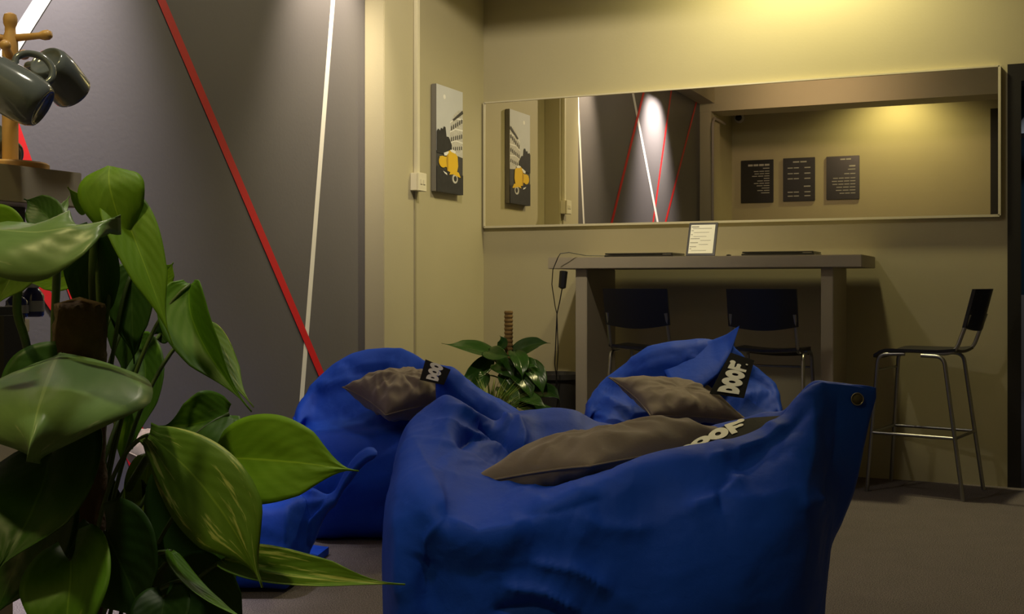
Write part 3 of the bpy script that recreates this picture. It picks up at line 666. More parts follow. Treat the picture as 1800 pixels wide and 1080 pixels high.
# actual reading direction: bottom to top, letters' tops to the left
# --- left bag behind
lf = empty('bean_bag', c2w(-.45, 4.6, 0), 'royal blue bean bag against the striped wall, half hidden by the front bag', 'bean bag', 'blue bean bags')
def s1_(u, top, tt=4.75, fc=770, t0=4.35, ft=None, val=None):
    return (u, [(t0 + .12, None), (t0 - .02, 880), (t0 - .03, 820), (t0 + (ft or .03), max(fc, top + 12)), (t0 + .16, max(fc - 22, top + 12)), (tt - .14, max(top + 30, top + (fc - top) * .42)) if val is None else val, (tt, top), (tt + .15, top + 90), (tt + .12, None)])
S1 = [(515, [(4.60, 770), (4.58, 760), (4.57, 750), (4.58, 740), (4.60, 732), (4.62, 732), (4.64, 740), (4.64, 752), (4.62, 765)]),
      s1_(522, 718, 4.68, 775, 4.48), s1_(535, 700, 4.72, 775, 4.42), s1_(560, 668, 4.78), s1_(590, 641, 4.80), s1_(625, 620, 4.80), s1_(660, 613, 4.80), s1_(700, 612, 4.78), s1_(725, 621, 4.76), s1_(745, 634, 4.72), s1_(766, 644, 4.66, 765),
      s1_(776, 646, 4.62, 662, 4.24, .04), s1_(790, 648, 4.58, 658, 4.22, .05), s1_(820, 668, 4.55, 676, 4.22, .05), s1_(860, 697, 4.52, 708, 4.22, .05), s1_(895, 716, 4.50, 730, 4.22, .05), s1_(925, 740, 4.48, 755, 4.24, .05), s1_(950, 770, 4.46, 785, 4.28, .05),
      (962, [(4.45, 830), (4.43, 820), (4.42, 810), (4.42, 800), (4.42, 795), (4.44, 795), (4.46, 800), (4.46, 812), (4.46, 825)])]
CR1 = [([(545, 700), (600, 650), (680, 640), (735, 655)], 12, 40, .012), ([(530, 740), (600, 730), (680, 755)], 20, 26, -.012),
       ([(775, 650), (800, 690), (840, 720)], 12, 30, .014), ([(600, 640), (640, 655), (690, 650)], 8, 16, -.008), ([(560, 690), (590, 680), (620, 660)], 8, 14, .008)]
make_bag(lf, S1, CR1, M_=190, per=12, wr=.012, seed=3, smooth_it=1)
label_patch(lf, quadfn(P(780, 677, 4.17), P(792, 650, 4.19), P(748, 632, 4.52), P(738, 668, 4.40)), 'DOO', (.10, 1.0, .26, .76), (TC + Vector((0, 0, .25))).normalized())
# --- low bag at the left, behind the plant
lw = empty('bean_bag', c2w(-.9, 3.85, 0), 'low slumped blue bean bag mostly hidden behind the large plant', 'bean bag', 'blue bean bags')
def s4(u, top, bot=None, t0=3.62, tt=4.0, fc=900):
    if bot is None: return (u, [(t0 + .1, None), (t0, 1000), (t0 + .0, 960), (t0 + .04, fc), (t0 + .14, fc - 15), (tt - .1, top + 8), (tt, top), (tt + .08, top + 60), (tt + .06, None)])
    return (u, [(3.80, bot), (3.78, bot - 3), (3.77, (bot + top) / 2 + 4), (3.78, (bot + top) / 2 - 2), (3.80, top + 3), (3.82, top + 2), (3.84, top), (3.86, (bot + top) / 2), (3.83, bot)])
S4 = [(228, [(3.85, 940), (3.83, 935), (3.82, 930), (3.82, 925), (3.84, 920), (3.86, 920), (3.88, 925), (3.88, 930), (3.87, 938)]),
      s4(236, 880), s4(262, 845, fc=870), s4(290, 832, fc=868), s4(330, 846), s4(400, 852), s4(470, 856), s4(500, 855), s4(525, 858, t0=3.72, fc=890), s4(548, 862, 960, fc=885), s4(575, 872, 898), s4(590, 862, 886), s4(600, 842, 866), s4(615, 815, 846), s4(632, 797, 824), s4(648, 788, 810), s4(657, 788, 806), s4(663, 794, 799)]
make_bag(lw, S4, [([(480, 885), (530, 885), (590, 880)], 8, 14, .010), ([(420, 870), (480, 868), (560, 872)], 8, 10, -.006)], M_=150, per=10, wr=.008, seed=4, smooth_it=1)
mb = MB(); q = [P(470, 985, 4.02), P(505, 966, 4.20), P(578, 970, 4.20), P(556, 992, 4.05)]
q = [Vector((p.x, p.y, .03 + .02 * (i == 1))) for i, p in enumerate(q)]; mb.add(q + [Vector((p.x, p.y, .004)) for p in q], [(0, 1, 2, 3), (7, 6, 5, 4), (0, 4, 5, 1), (1, 5, 6, 2), (2, 6, 7, 3), (3, 7, 4, 0)])
mb.build('corner_flap', BLUE, lw)

# ------------------------------------------------------------------ cushions
def cushion(cen, d1, d2, up, thick, label, seed, name='cushion', bend=0.0):
    """d1, d2 half diagonals"""
    e1, e2 = (d1 + d2) / 2, (d1 - d2) / 2; n = 56; V = []; Fc = []
    e = empty(name, cen, label, 'cushion', 'grey cushions on the bean bags')
    for s in (1, -1):
        for i in range(n + 1):
            for j in range(n + 1):
                x = -1 + 2 * i / n; y = -1 + 2 * j / n
                x_ = x * (1 - .10 * (1 - y * y) * abs(x) ** 2 * 1.0); y_ = y * (1 - .10 * (1 - x * x) * abs(y) ** 2)
                h = (max(0, 1 - abs(x) ** 2.6) * max(0, 1 - abs(y) ** 2.6)) ** .55
                p = cen + e1 * x_ + e2 * y_
                # gathered wrinkles running from the corners and edges
                ang = math.atan2(y, x); rr = math.hypot(x, y)
                wv = noise.noise(Vector((ang * 3.2 + seed, rr * .9, seed))) * .5 + noise.noise(Vector((x * 2.3 + seed, y * 2.3, seed * 2))) * .5 + .35 * (1 - abs(noise.noise(Vector((x * 3 + y * 2 + seed, y * 1.2 - x, 3)))) * 3)
                hh = thick * h * (1 + .42 * wv * (.4 + rr * .6))
                dd = (x + y) / 2
                p = p + up * (s * hh + bend * dd * dd)
                V.append(p)
    m_ = (n + 1) ** 2
    for i in range(n):
        for j in range(n):
            a = i * (n + 1) + j; q = (a, a + n + 1, a + n + 2, a + 1); Fc.append(q); Fc.append(tuple(k + m_ for k in q[::-1]))
    o = mk('cover', V, Fc, CUSH, e, smooth=True)
    bm = bmesh.new(); bm.from_mesh(o.data); bmesh.ops.remove_doubles(bm, verts=bm.verts, dist=1e-5); bmesh.ops.recalc_face_normals(bm, faces=bm.faces); bm.to_mesh(o.data); bm.free()
    pts = []
    for i in range(4 * n):
        sd, k = divmod(i, n); t = -1 + 2 * k / n; x, y = [(t, -1), (1, t), (-t, 1), (-1, -t)][sd]
        x_ = x * (1 - .10 * (1 - y * y) * abs(x) ** 2); y_ = y * (1 - .10 * (1 - x * x) * abs(y) ** 2); dd = (x + y) / 2; pts.append(cen + e1 * x_ + e2 * y_ + up * bend * dd * dd)
    MB().tube(pts, .0028, 6, closed=True).build('seam', CUSH, e, smooth=True)
    return e
A = P(808, 828, 2.74); B = P(1330, 752, 2.97); cc = A.lerp(B, .5); d1 = (B - A) / 2
d2 = (P(1120, 768, 3.12) - P(1040, 800, 2.66)) / 2
up_ = d1.cross(d2).normalized(); up_ = up_ if up_.z > 0 else -up_
cushion(cc - up_ * .018, d1, d2, up_, .072, 'grey cushion lying on the large front bean bag', 1.3, bend=-.02)
A = P(1070, 664, 4.52); B = P(1318, 742, 4.42); cc = A.lerp(B, .5); d1 = (B - A) / 2; d2 = (P(1245, 678, 4.60) - P(1150, 735, 4.24)) / 2
up_ = d1.cross(d2).normalized(); up_ = up_ if up_.z > 0 else -up_
cushion(cc + up_ * .0, d1, d2, up_, .055, 'grey cushion on the pointed bean bag before the bar table', 4.7)
A = P(602, 689, 4.52); B = P(812, 712, 4.46); cc = A.lerp(B, .5); d1 = (B - A) / 2; d2 = (P(735, 664, 4.66) - P(680, 738, 4.32)) / 2
up_ = d1.cross(d2).normalized(); up_ = up_ if up_.z > 0 else -up_
cushion(cc + up_ * .02, d1, d2, up_, .085, 'grey cushion on the bean bag against the striped wall', 8.1)
A = P(215, 790, 3.86); B = P(330, 800, 3.86); cc = A.lerp(B, .5); d1 = (B - A) / 2 * 1.1; d2 = (P(280, 770, 4.0) - P(270, 815, 3.7)) / 2
up_ = d1.cross(d2).normalized(); up_ = up_ if up_.z > 0 else -up_
cushion(cc + up_ * .0, d1, d2, up_, .07, 'grey cushion glimpsed between the leaves of the large plant', 2.9)

# ------------------------------------------------------------------ counter shelf with mug tree, left
SX = -1.43
e = empty('shelf_unit', (SX - .2, .95, 0), 'beige shelf unit at the left edge behind the large plant', 'shelf')
SHM = simple('beige_laminate', (.46, .41, .34), .5, nscale=20, namt=.05)
mb = MB(); mb.box(SX - .42, SX, -.1, 1.445, 1.128, 1.186, bev=.0015); mb.build('top_board', SHM, e)
mb = MB(); mb.box(SX - .40, SX - .02, .0, 1.10, 0, .925); mb.build('cabinet_body', SHM, e)
mb = MB(); mb.box(SX - .42, SX - .0, -.05, 1.335, .925, .945, bev=.001); mb.build('middle_board', SHM, e)
mb = MB(); mb.box(SX - .02, SX - .004, .02, 1.325, .52, .895, bev=.002); mb.build('door', SHM, e)
for xx in (SX - .40, SX - .06): MB().box(xx, xx + .04, .02, .10, .945, 1.128).build('post', DARKM, e)
mb = MB(); mb.box(SX - .20, SX - .08, 1.345, 1.40, 1.085, 1.128); mb.build('bracket', simple('bracket_grey', (.06, .06, .06), .5), e)
mb = MB(); mb.box(SX - .40, SX - .02, 1.10, 1.32, 0, .925); mb.build('end_panel', SHM, e)
# bottles on the middle board
BB = simple('blue_bottle', (.01, .02, .16), .12, coat=.5); BC = simple('bottle_label', (.30, .33, .42), .5)
for i, (u, t, h, lbl) in enumerate(((58, 1.93, .060, 'small blue bottle on the shelf, rightmost behind the leaves'), (30, 1.90, .045, 'small blue bottle on the shelf beside the black bag'))):
    c = P(u, 560, t); e = empty('bottle', (c.x, c.y, .945), lbl, 'bottle', 'blue bottles on the shelf')
    Mz = Matrix.Translation((c.x, c.y, .945))
    MB().lathe([(.016, 0), (.018, .004), (.018, h * .6), (.010, h * .8), (.008, h * .82)], Mz, 20).build('body', BB, e, smooth=True)
    MB().lathe([(.010, h * .82), (.010, h * 1.0), (.008, h * 1.02)], Mz, 20).build('cap', simple('cap', (.5, .55, .65), .3), e, smooth=True)
    MB().lathe([(.0184, h * .15), (.0184, h * .45)], Mz, 20, cap=False).build('sticker', BC, e, smooth=True)
mb = MB(); c = P(-2, 570, 1.62)
mb.box(c.x - .035, c.x + .030, c.y - .03, c.y + .03, .83, .968, bev=.012)
o = mb.build('black_pouch', simple('black_cloth', (.008, .007, .008), .8), None, (c.x, c.y, .83)); tag(o, 'black cloth pouch hanging at the shelf front on the left edge', 'bag'); autosmooth(o)
# mug tree
c = P(18, 285, 1.86); bx_, by_ = c.x, c.y; zt = 1.186
e = empty('mug_tree', (bx_, by_, zt), 'pale wooden mug tree standing on the beige shelf', 'mug tree')
Mz = Matrix.Translation((bx_, by_, 0))
autosmooth(MB().lathe([(.058, zt), (.060, zt + .004), (.060, zt + .010), (.056, zt + .013), (.02, zt + .015)], Mz, 40).build('base', WOOD, e))
autosmooth(MB().lathe([(.0125, zt + .013), (.0125, 1.385), (.0118, 1.402), (.0085, 1.412), (.0082, 1.420), (.0105, 1.426), (.0112, 1.434), (.0095, 1.441), (.004, 1.444)], Mz, 24).build('post', WOOD, e))
R = Vector((CY, SY, 0)); FW = Vector((-SY, CY, 0)); UP = Vector((0, 0, 1))
def peg(z, d, L=.062):
    p = Vector((bx_, by_, z)); mb = MB(); mb.tube([p, p + d * L * .7, p + d * L * .82, p + d * L * .92, p + d * L], [.0065, .0055, .0085, .0085, .005], 12); mb.build('peg', WOOD, e, smooth=True)
peg(1.402, (R * .98 + UP * .12 + FW * .1).normalized(), .066); peg(1.400, (-R * .95 + UP * .15 - FW * .2).normalized())
peg(1.372, (-FW * .95 + UP * .2 + R * .25).normalized(), .055); peg(1.375, (FW * .95 + UP * .2).normalized()); peg(1.30, (R * .5 + FW * .8 + UP * .2).normalized())
def mug(pos, axis, hdir, label, r=.040, h=.088):
    """pos = centre of the mug floor, axis points to the opening"""
    ax = axis.normalized(); hd = (hdir - ax * hdir.dot(ax)).normalized(); sd = ax.cross(hd)
    M4 = Matrix(((hd.x, sd.x, ax.x, pos.x), (hd.y, sd.y, ax.y, pos.y), (hd.z, sd.z, ax.z, pos.z), (0, 0, 0, 1)))
    e = empty('mug', pos, label, 'mug', 'slate mugs on the mug tree')
    prof = [(.0, .004), (r * .66, .004), (r * .72, 0), (r * .80, .001), (r * .93, .010), (r, .026), (r * 1.0, h * .6), (r * .97, h * .95), (r * .965, h), (r * .93, h), (r * .90, h * .95), (r * .92, h * .5), (r * .9, .03), (r * .78, .012), (0, .008)]
    MB().lathe([(max(a, .0002), b_) for a, b_ in prof], M4, 40).build('body', MUG, e, smooth=True)
    pts = [M4 @ Vector(q) for q in [(r * .93, 0, h * .82), (r * 1.3, 0, h * .88), (r * 1.68, 0, h * .76), (r * 1.82, 0, h * .52), (r * 1.62, 0, h * .30), (r * 1.25, 0, h * .20), (r * .93, 0, h * .22)]]
    sp = []
    for i in range(len(pts) - 1):
        p0, p1, p2, p3 = pts[max(i - 1, 0)], pts[i], pts[i + 1], pts[min(i + 2, len(pts) - 1)]
        for k in range(5):
            t = k / 5; sp.append(.5 * ((2 * p1) + (p2 - p0) * t + (2 * p0 - 5 * p1 + 4 * p2 - p3) * t * t + (3 * p1 - p0 - 3 * p2 + p3) * t**3))
    MB().tube(sp + [pts[-1]], .0055, 10).build('handle', MUG, e, smooth=True)
mug(P(76, 190, 1.74), (-R * .86 + UP * .50 - FW * .12), (UP * .8 + R * .5 + FW * .45), 'slate grey mug hanging low with its mouth to the left')
mug(P(80, 106, 1.80), (R * .22 - UP * .50 + FW * .80), (-R * .9 + UP * .35), 'slate grey mug hanging bottom outwards under the right peg', r=.034, h=.076)
mug(P(-19, 226, 1.86), (-R * .5 - UP * .6 + FW * .3), (UP * .6 + R * .8), 'slate grey mug just showing at the left edge of the picture')

# ------------------------------------------------------------------ foliage
def leafmat(name, base, lite, var, vamt, rough=.46, trans=.26):
    m, nt, b = nodes(name)
    uv = N(nt, 'ShaderNodeUVMap'); tc = N(nt, 'ShaderNodeTexCoord'); sp = N(nt, 'ShaderNodeSeparateXYZ'); nt.links.new(uv.outputs['UV'], sp.inputs[0])
    mp = N(nt, 'ShaderNodeMapping'); mp.inputs['Scale'].default_value = (1.8, 4.0, 1); mp.inputs['Rotation'].default_value = (0, 0, .5); nt.links.new(uv.outputs['UV'], mp.inputs['Vector'])
    ad = N(nt, 'ShaderNodeVectorMath', operation='ADD'); oi = N(nt, 'ShaderNodeObjectInfo'); nt.links.new(mp.outputs['Vector'], ad.inputs[0]); nt.links.new(oi.outputs['Location'], ad.inputs[1])
    cx_ = N(nt, 'ShaderNodeCombineXYZ'); mr = N(nt, 'ShaderNodeMath', operation='MULTIPLY'); mr.inputs[1].default_value = 37; nt.links.new(oi.outputs['Random'], mr.inputs[0]); nt.links.new(mr.outputs[0], cx_.inputs[0]); nt.links.new(mr.outputs[0], cx_.inputs[2]); nt.links.new(cx_.outputs[0], ad.inputs[1])
    n = N(nt, 'ShaderNodeTexNoise'); n.inputs['Scale'].default_value = 1.3; n.inputs['Detail'].default_value = 4; n.inputs['Roughness'].default_value = .65; nt.links.new(ad.outputs[0], n.inputs['Vector'])
    r = N(nt, 'ShaderNodeValToRGB'); r.color_ramp.elements[0].position = .60 - vamt; r.color_ramp.elements[1].position = .66 - vamt
    r.color_ramp.elements[0].color = (0, 0, 0, 1); r.color_ramp.elements[1].color = (1, 1, 1, 1); nt.links.new(n.outputs['Fac'], r.inputs['Fac'])
    n3 = N(nt, 'ShaderNodeTexNoise'); n3.inputs['Scale'].default_value = 2; n3.inputs['Detail'].default_value = 3; nt.links.new(ad.outputs[0], n3.inputs['Vector'])
    m0 = N(nt, 'ShaderNodeMix', data_type='RGBA'); m0.inputs['A'].default_value = (*base, 1); m0.inputs['B'].default_value = (*lite, 1); nt.links.new(n3.outputs['Fac'], m0.inputs['Factor'])
    m1 = N(nt, 'ShaderNodeMix', data_type='RGBA'); m1.inputs['B'].default_value = (*var, 1); nt.links.new(m0.outputs['Result'], m1.inputs['A']); nt.links.new(r.outputs['Color'], m1.inputs['Factor'])
    # midrib
    ab = N(nt, 'ShaderNodeMath', operation='ABSOLUTE'); nt.links.new(sp.outputs['Y'], ab.inputs[0])
    lt = N(nt, 'ShaderNodeMath', operation='LESS_THAN'); lt.inputs[1].default_value = .022; nt.links.new(ab.outputs[0], lt.inputs[0])
    mk_ = N(nt, 'ShaderNodeMath', operation='MULTIPLY'); mk_.inputs[1].default_value = .45; nt.links.new(lt.outputs[0], mk_.inputs[0])
    m2 = N(nt, 'ShaderNodeMix', data_type='RGBA'); m2.inputs['B'].default_value = (lite[0] * 2, lite[1] * 1.6, lite[2] * 2, 1); nt.links.new(m1.outputs['Result'], m2.inputs['A']); nt.links.new(mk_.outputs[0], m2.inputs['Factor'])
    nt.links.new(m2.outputs['Result'], b.inputs['Base Color']); b.inputs['Roughness'].default_value = rough; b.inputs['Specular IOR Level'].default_value = .35
    # side veins as relief
    v1 = N(nt, 'ShaderNodeMath', operation='MULTIPLY'); v1.inputs[1].default_value = 7; nt.links.new(sp.outputs['X'], v1.inputs[0])
    v2 = N(nt, 'ShaderNodeMath', operation='MULTIPLY'); v2.inputs[1].default_value = -3.2; nt.links.new(ab.outputs[0], v2.inputs[0])
    v3 = N(nt, 'ShaderNodeMath', operation='ADD'); nt.links.new(v1.outputs[0], v3.inputs[0]); nt.links.new(v2.outputs[0], v3.inputs[1])
    v4 = N(nt, 'ShaderNodeMath', operation='MULTIPLY'); v4.inputs[1].default_value = 2 * PI; nt.links.new(v3.outputs[0], v4.inputs[0])
    v5 = N(nt, 'ShaderNodeMath', operation='SINE'); nt.links.new(v4.outputs[0], v5.inputs[0])
    bp = N(nt, 'ShaderNodeBump'); bp.inputs['Strength'].default_value = .10; bp.inputs['Distance'].default_value = .0008; nt.links.new(v5.outputs[0], bp.inputs['Height']); nt.links.new(bp.outputs['Normal'], b.inputs['Normal'])
    tr = N(nt, 'ShaderNodeBsdfTranslucent'); nt.links.new(m2.outputs['Result'], tr.inputs['Color'])
    ms = N(nt, 'ShaderNodeMixShader'); ms.inputs[0].default_value = trans; out = nt.nodes['Material Output']
    nt.links.new(b.outputs[0], ms.inputs[1]); nt.links.new(tr.outputs[0], ms.inputs[2]); nt.links.new(ms.outputs[0], out.inputs['Surface'])
    return m
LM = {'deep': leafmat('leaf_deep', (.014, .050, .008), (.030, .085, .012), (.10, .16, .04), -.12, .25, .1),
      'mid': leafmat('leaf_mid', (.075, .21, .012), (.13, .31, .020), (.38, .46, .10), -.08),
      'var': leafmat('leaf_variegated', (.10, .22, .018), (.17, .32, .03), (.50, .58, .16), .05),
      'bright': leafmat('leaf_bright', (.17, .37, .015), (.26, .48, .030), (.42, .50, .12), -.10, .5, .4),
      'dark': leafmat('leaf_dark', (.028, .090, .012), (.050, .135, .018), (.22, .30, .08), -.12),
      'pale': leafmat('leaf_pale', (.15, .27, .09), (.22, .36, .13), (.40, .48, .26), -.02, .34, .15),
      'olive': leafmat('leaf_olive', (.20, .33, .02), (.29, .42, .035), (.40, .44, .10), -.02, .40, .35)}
STEM = simple('stem_green', (.07, .12, .025), .5, nscale=12, namt=.3)
def leaf(root, base, mid, tip, width, face, mat, fold=.25, curl=.0, wave=.0, petiole=None, heart=.55, pk=.62, ac=.66, seed=0, asym=0.0, name='leaf', pr=.0024):
    """base, mid, tip: midrib control points; width = full width; face = direction the upper side looks"""
    ns, nw = 26, 7; face = face.normalized(); V = []; UVs = []; Fc = []; ctl = 2 * mid - (base + tip) / 2
    for i in range(ns + 1):
        s = i / ns; p = base * (1 - s) ** 2 + ctl * 2 * s * (1 - s) + tip * s * s; tg = ((ctl - base) * 2 * (1 - s) + (tip - ctl) * 2 * s).normalized()
        sd = tg.cross(face)
        if sd.length < 1e-4: sd = Vector((1, 0, 0))
        sd.normalize(); nr = sd.cross(tg).normalized(); nr = nr if nr.dot(face) > 0 else -nr
        w_ = (math.sin(PI * min(1, s * .97 + .03) ** pk)) ** .85 if s < .985 else .02
        w_ = max(w_ * (1 - .82 * min(1, max(0, (s - ac) / (.92 - ac))) ** 1.2 * (1 - .0 * s)), .012) * width / 2
        for j in range(-nw, nw + 1):
            q = j / nw; aa = abs(q); back = heart * width * .42 * aa ** 1.5 * max(0, 1 - s / .38) ** 1.5
            ws = w_ * (1 + asym * q)
            if i == 0: ws = width * .13
            o_ = p + sd * ws * q * math.cos(fold * aa) - tg * back + nr * (ws * aa * math.sin(fold) + curl * width * q * q * (-1) + wave * width * math.sin(s * 11 + seed + q * 2) * aa * .5)
            o_ += nr * width * .02 * noise.noise(Vector((s * 4 + seed, q * 2, seed)))
            V.append(o_); UVs.append((s, q))
    W = 2 * nw + 1; nr0 = nr
    for i in range(ns):
        for j in range(W - 1): a = i * W + j; Fc.append((a, a + 1, a + W + 1, a + W))
    mi_ = [0] * len(Fc)
    # thin solid: offset copy
    import itertools
    vn = [Vector((0, 0, 0)) for _ in V]
    for f in Fc:
        n_ = (V[f[1]] - V[f[0]]).cross(V[f[3]] - V[f[0]])
        for k in f: vn[k] += n_
    m_ = len(V); V2 = [v - n_.normalized() * .0007 if n_.length > 0 else v for v, n_ in zip(V, vn)]
    F2 = [tuple(k + m_ for k in f[::-1]) for f in Fc]
    ring = list(range(W)) + [i * W + W - 1 for i in range(1, ns + 1)] + [ns * W + j for j in range(W - 2, -1, -1)] + [i * W for i in range(ns - 1, 0, -1)]
    F3 = [(b_, a, a + m_, b_ + m_) for a, b_ in zip(ring, ring[1:] + ring[:1])]
    V = V + V2; UVs = UVs + UVs; Fc = Fc + F2 + F3; mi_ = [0] * len(Fc)
    if petiole is not None:
        t0 = MB(); pa = petiole; out = (base - pa); c1 = pa + Vector((out.x * .35, out.y * .35, out.z * .75 + .02))
        t0.tube(bez(pa, c1, base, 12), [pr * 1.3] + [pr] * 12, 8); k = len(V); V += t0.v; UVs += [(.5, .5)] * len(t0.v); Fc += [tuple(i + k for i in f) for f in t0.f]; mi_ += [1] * len(t0.f)
    return mk(name, V, Fc, [LM[mat], STEM], root, smooth=True, mi=mi_, uvs=UVs)

# --- large foreground pothos
pc = P(140, 560, 1.27); px_, py_ = pc.x, pc.y
pl = empty('potted_plant', (px_, py_, 0), 'large variegated climbing plant on a moss pole in the left foreground', 'plant')
POT = simple('dark_pot', (.03, .028, .026), .6)
autosmooth(MB().lathe([(.10, 0), (.115, .01), (.15, .26), (.157, .262), (.157, .29), (.145, .29), (.140, .26), (.02, .255)], Matrix.Translation((px_, py_, 0)), 40).build('pot', POT, pl))
MOSS = simple('moss_fibre', (.085, .050, .027), .95, nscale=60, namt=.5, bump=1, bscale=150)
V = []; nr_, nz_ = 40, 90; zt_ = .978
for i in range(nz_ + 1):
    z = .25 + (zt_ - .25) * i / nz_
    for k in range(nr_):
        a = 2 * PI * k / nr_; r_ = .0285 * (1 + .10 * noise.noise(Vector((math.cos(a) * 2, math.sin(a) * 2, z * 30))) + .07 * noise.noise(Vector((math.cos(a) * 9, math.sin(a) * 9, z * 120)))) * (1 if i < nz_ - 2 else .93)
        V.append((px_ + r_ * math.cos(a), py_ + r_ * math.sin(a), z))
Fc = [(i * nr_ + k, i * nr_ + (k + 1) % nr_, (i + 1) * nr_ + (k + 1) % nr_, (i + 1) * nr_ + k) for i in range(nz_) for k in range(nr_)]
V.append((px_, py_, zt_ + .008)); Fc += [(nz_ * nr_ + k, nz_ * nr_ + (k + 1) % nr_, len(V) - 1) for k in range(nr_)]
mk('moss_pole', V, Fc, MOSS, pl, smooth=True)
V_ = -FW; # towards camera
def LF(b, m_, t, w, face, mat, depth_pole=True, zoff=-.12, **kw):
    """points as (u,v,depth); w in metres"""
    bb, mm, tt = P(*b), P(*m_), P(*t); zz = max(.32, min(.90, bb.z + zoff - random.uniform(.0, .22)))
    dirv = Vector((bb.x - px_, bb.y - py_, 0)); dirv = dirv.normalized() if dirv.length > 0 else Vector((1, 0, 0))
    pa = Vector((px_, py_, zz)) + dirv * .024
    return leaf(pl, bb, mm, tt, w, face, mat, petiole=pa if depth_pole else None, **kw)
T = V_
def fc(r, u, t): return R * r + UP * u + V_ * t
# top arching leaf, its lobe and its long drooping blade
LF((205, 345, 1.22), (248, 450, 1.19), (304, 606, 1.16), .058, fc(.35, .35, .85), 'bright', fold=.45, heart=.3, curl=.05, depth_pole=False, seed=1)
LF((193, 292, 1.22), (198, 350, 1.20), (236, 452, 1.20), .070, fc(.1, .2, 1), 'bright', fold=.1, heart=.05, pk=.75, curl=.1, depth_pole=False, seed=2)
LF((215, 420, 1.33), (236, 408, 1.33), (262, 398, 1.33), .040, fc(.2, .1, 1), 'olive', fold=.1, seed=3)
# pale glossy leaf seen almost edge on
LF((-40, 402, 1.10), (95, 404, 1.06), (212, 380, 1.10), .105, fc(.0, .85, .62), 'pale', fold=-.10, curl=.10, wave=.16, depth_pole=False, seed=4, heart=.3)
LF((98, 400, 1.20), (70, 368, 1.22), (42, 350, 1.22), .040, fc(.1, .3, 1), 'dark', depth_pole=False, seed=5)
LF((150, 376, 1.24), (136, 352, 1.22), (119, 329, 1.20), .014, fc(.5, 0, 1), 'olive', depth_pole=False, seed=6, heart=0)
LF((100, 388, 1.24), (112, 365, 1.26), (122, 345, 1.27), .010, fc(.5, 0, 1), 'pale', depth_pole=False, seed=6.5, heart=0)
# left edge leaves
LF((-20, 395, 1.15), (14, 430, 1.14), (30, 470, 1.14), .060, fc(-.2, .3, 1), 'bright', depth_pole=False, seed=7)
LF((40, 440, 1.18), (18, 490, 1.16), (-10, 540, 1.14), .055, fc(.3, .1, 1), 'olive', depth_pole=False, seed=8, fold=.4)
LF((48, 437, 1.20), (66, 455, 1.22), (88, 482, 1.24), .035, fc(-.1, .3, 1), 'dark', depth_pole=False, seed=9)
LF((130, 485, 1.50), (90, 492, 1.50), (48, 498, 1.50), .036, fc(0, .1, 1), 'bright', seed=10)
LF((135, 474, 1.52), (116, 474, 1.52), (98, 476, 1.52), .010, fc(0, .1, 1), 'olive', seed=11)
# broad dark leaves at the pole
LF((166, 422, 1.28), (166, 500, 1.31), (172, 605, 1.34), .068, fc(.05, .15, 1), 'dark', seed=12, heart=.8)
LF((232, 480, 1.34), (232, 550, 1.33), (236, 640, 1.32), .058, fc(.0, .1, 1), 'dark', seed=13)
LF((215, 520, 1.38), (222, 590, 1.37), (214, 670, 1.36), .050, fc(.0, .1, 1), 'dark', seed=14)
LF((270, 505, 1.40), (290, 482, 1.40), (305, 462, 1.40), .034, fc(.0, .1, 1), 'bright', seed=15)
LF((335, 500, 1.33), (350, 590, 1.30), (442, 724, 1.25), .074, fc(-.35, .35, .85), 'mid', fold=.55, heart=.12, seed=16)
LF((352, 570, 1.36), (385, 630, 1.34), (446, 716, 1.30), .044, fc(.5, .3, .8), 'var', fold=.2, heart=.1, seed=16.5, zoff=-.05)
LF((282, 588, 1.42), (296, 585, 1.42), (318, 588, 1.42), .028, fc(.0, .1, 1), 'dark', seed=17)
LF((402, 728, 1.38), (345, 745, 1.36), (280, 750, 1.36), .074, fc(-.1, .3, 1), 'mid', seed=18, heart=.3)
LF((245, 600, 1.40), (255, 680, 1.36), (232, 790, 1.32), .050, fc(.1, .1, 1), 'mid', seed=19)
LF((240, 700, 1.37), (222, 760, 1.35), (212, 824, 1.34), .030, fc(.1, .2, 1), 'bright', seed=20)
# big bright right-hand leaf
LF((408, 806, 1.22), (505, 812, 1.18), (630, 828, 1.16), .098, fc(.02, .35, 1), 'bright', fold=.16, heart=.85, seed=21, curl=.03)
LF((470, 880, 1.30), (455, 868, 1.30), (440, 856, 1.31), .016, fc(.1, .2, 1), 'olive', seed=22, heart=0)
# central hanging leaf
LF((262, 765, 1.18), (376, 880, 1.13), (460, 1034, 1.10), .086, fc(-.15, .32, .9), 'var', fold=.08, heart=.3, pk=.95, seed=23, curl=.05)
LF((262, 812, 1.36), (250, 880, 1.33), (232, 962, 1.31), .048, fc(.2, .2, 1), 'olive', seed=24, fold=.3)
LF((330, 850, 1.27), (370, 950, 1.25), (420, 1055, 1.22), .115, fc(-.1, .3, 1), 'dark', seed=25, heart=.7)
LF((395, 985, 1.20), (530, 1012, 1.16), (712, 1028, 1.12), .050, fc(.05, .75, .75), 'var', fold=.55, seed=26, heart=.2)
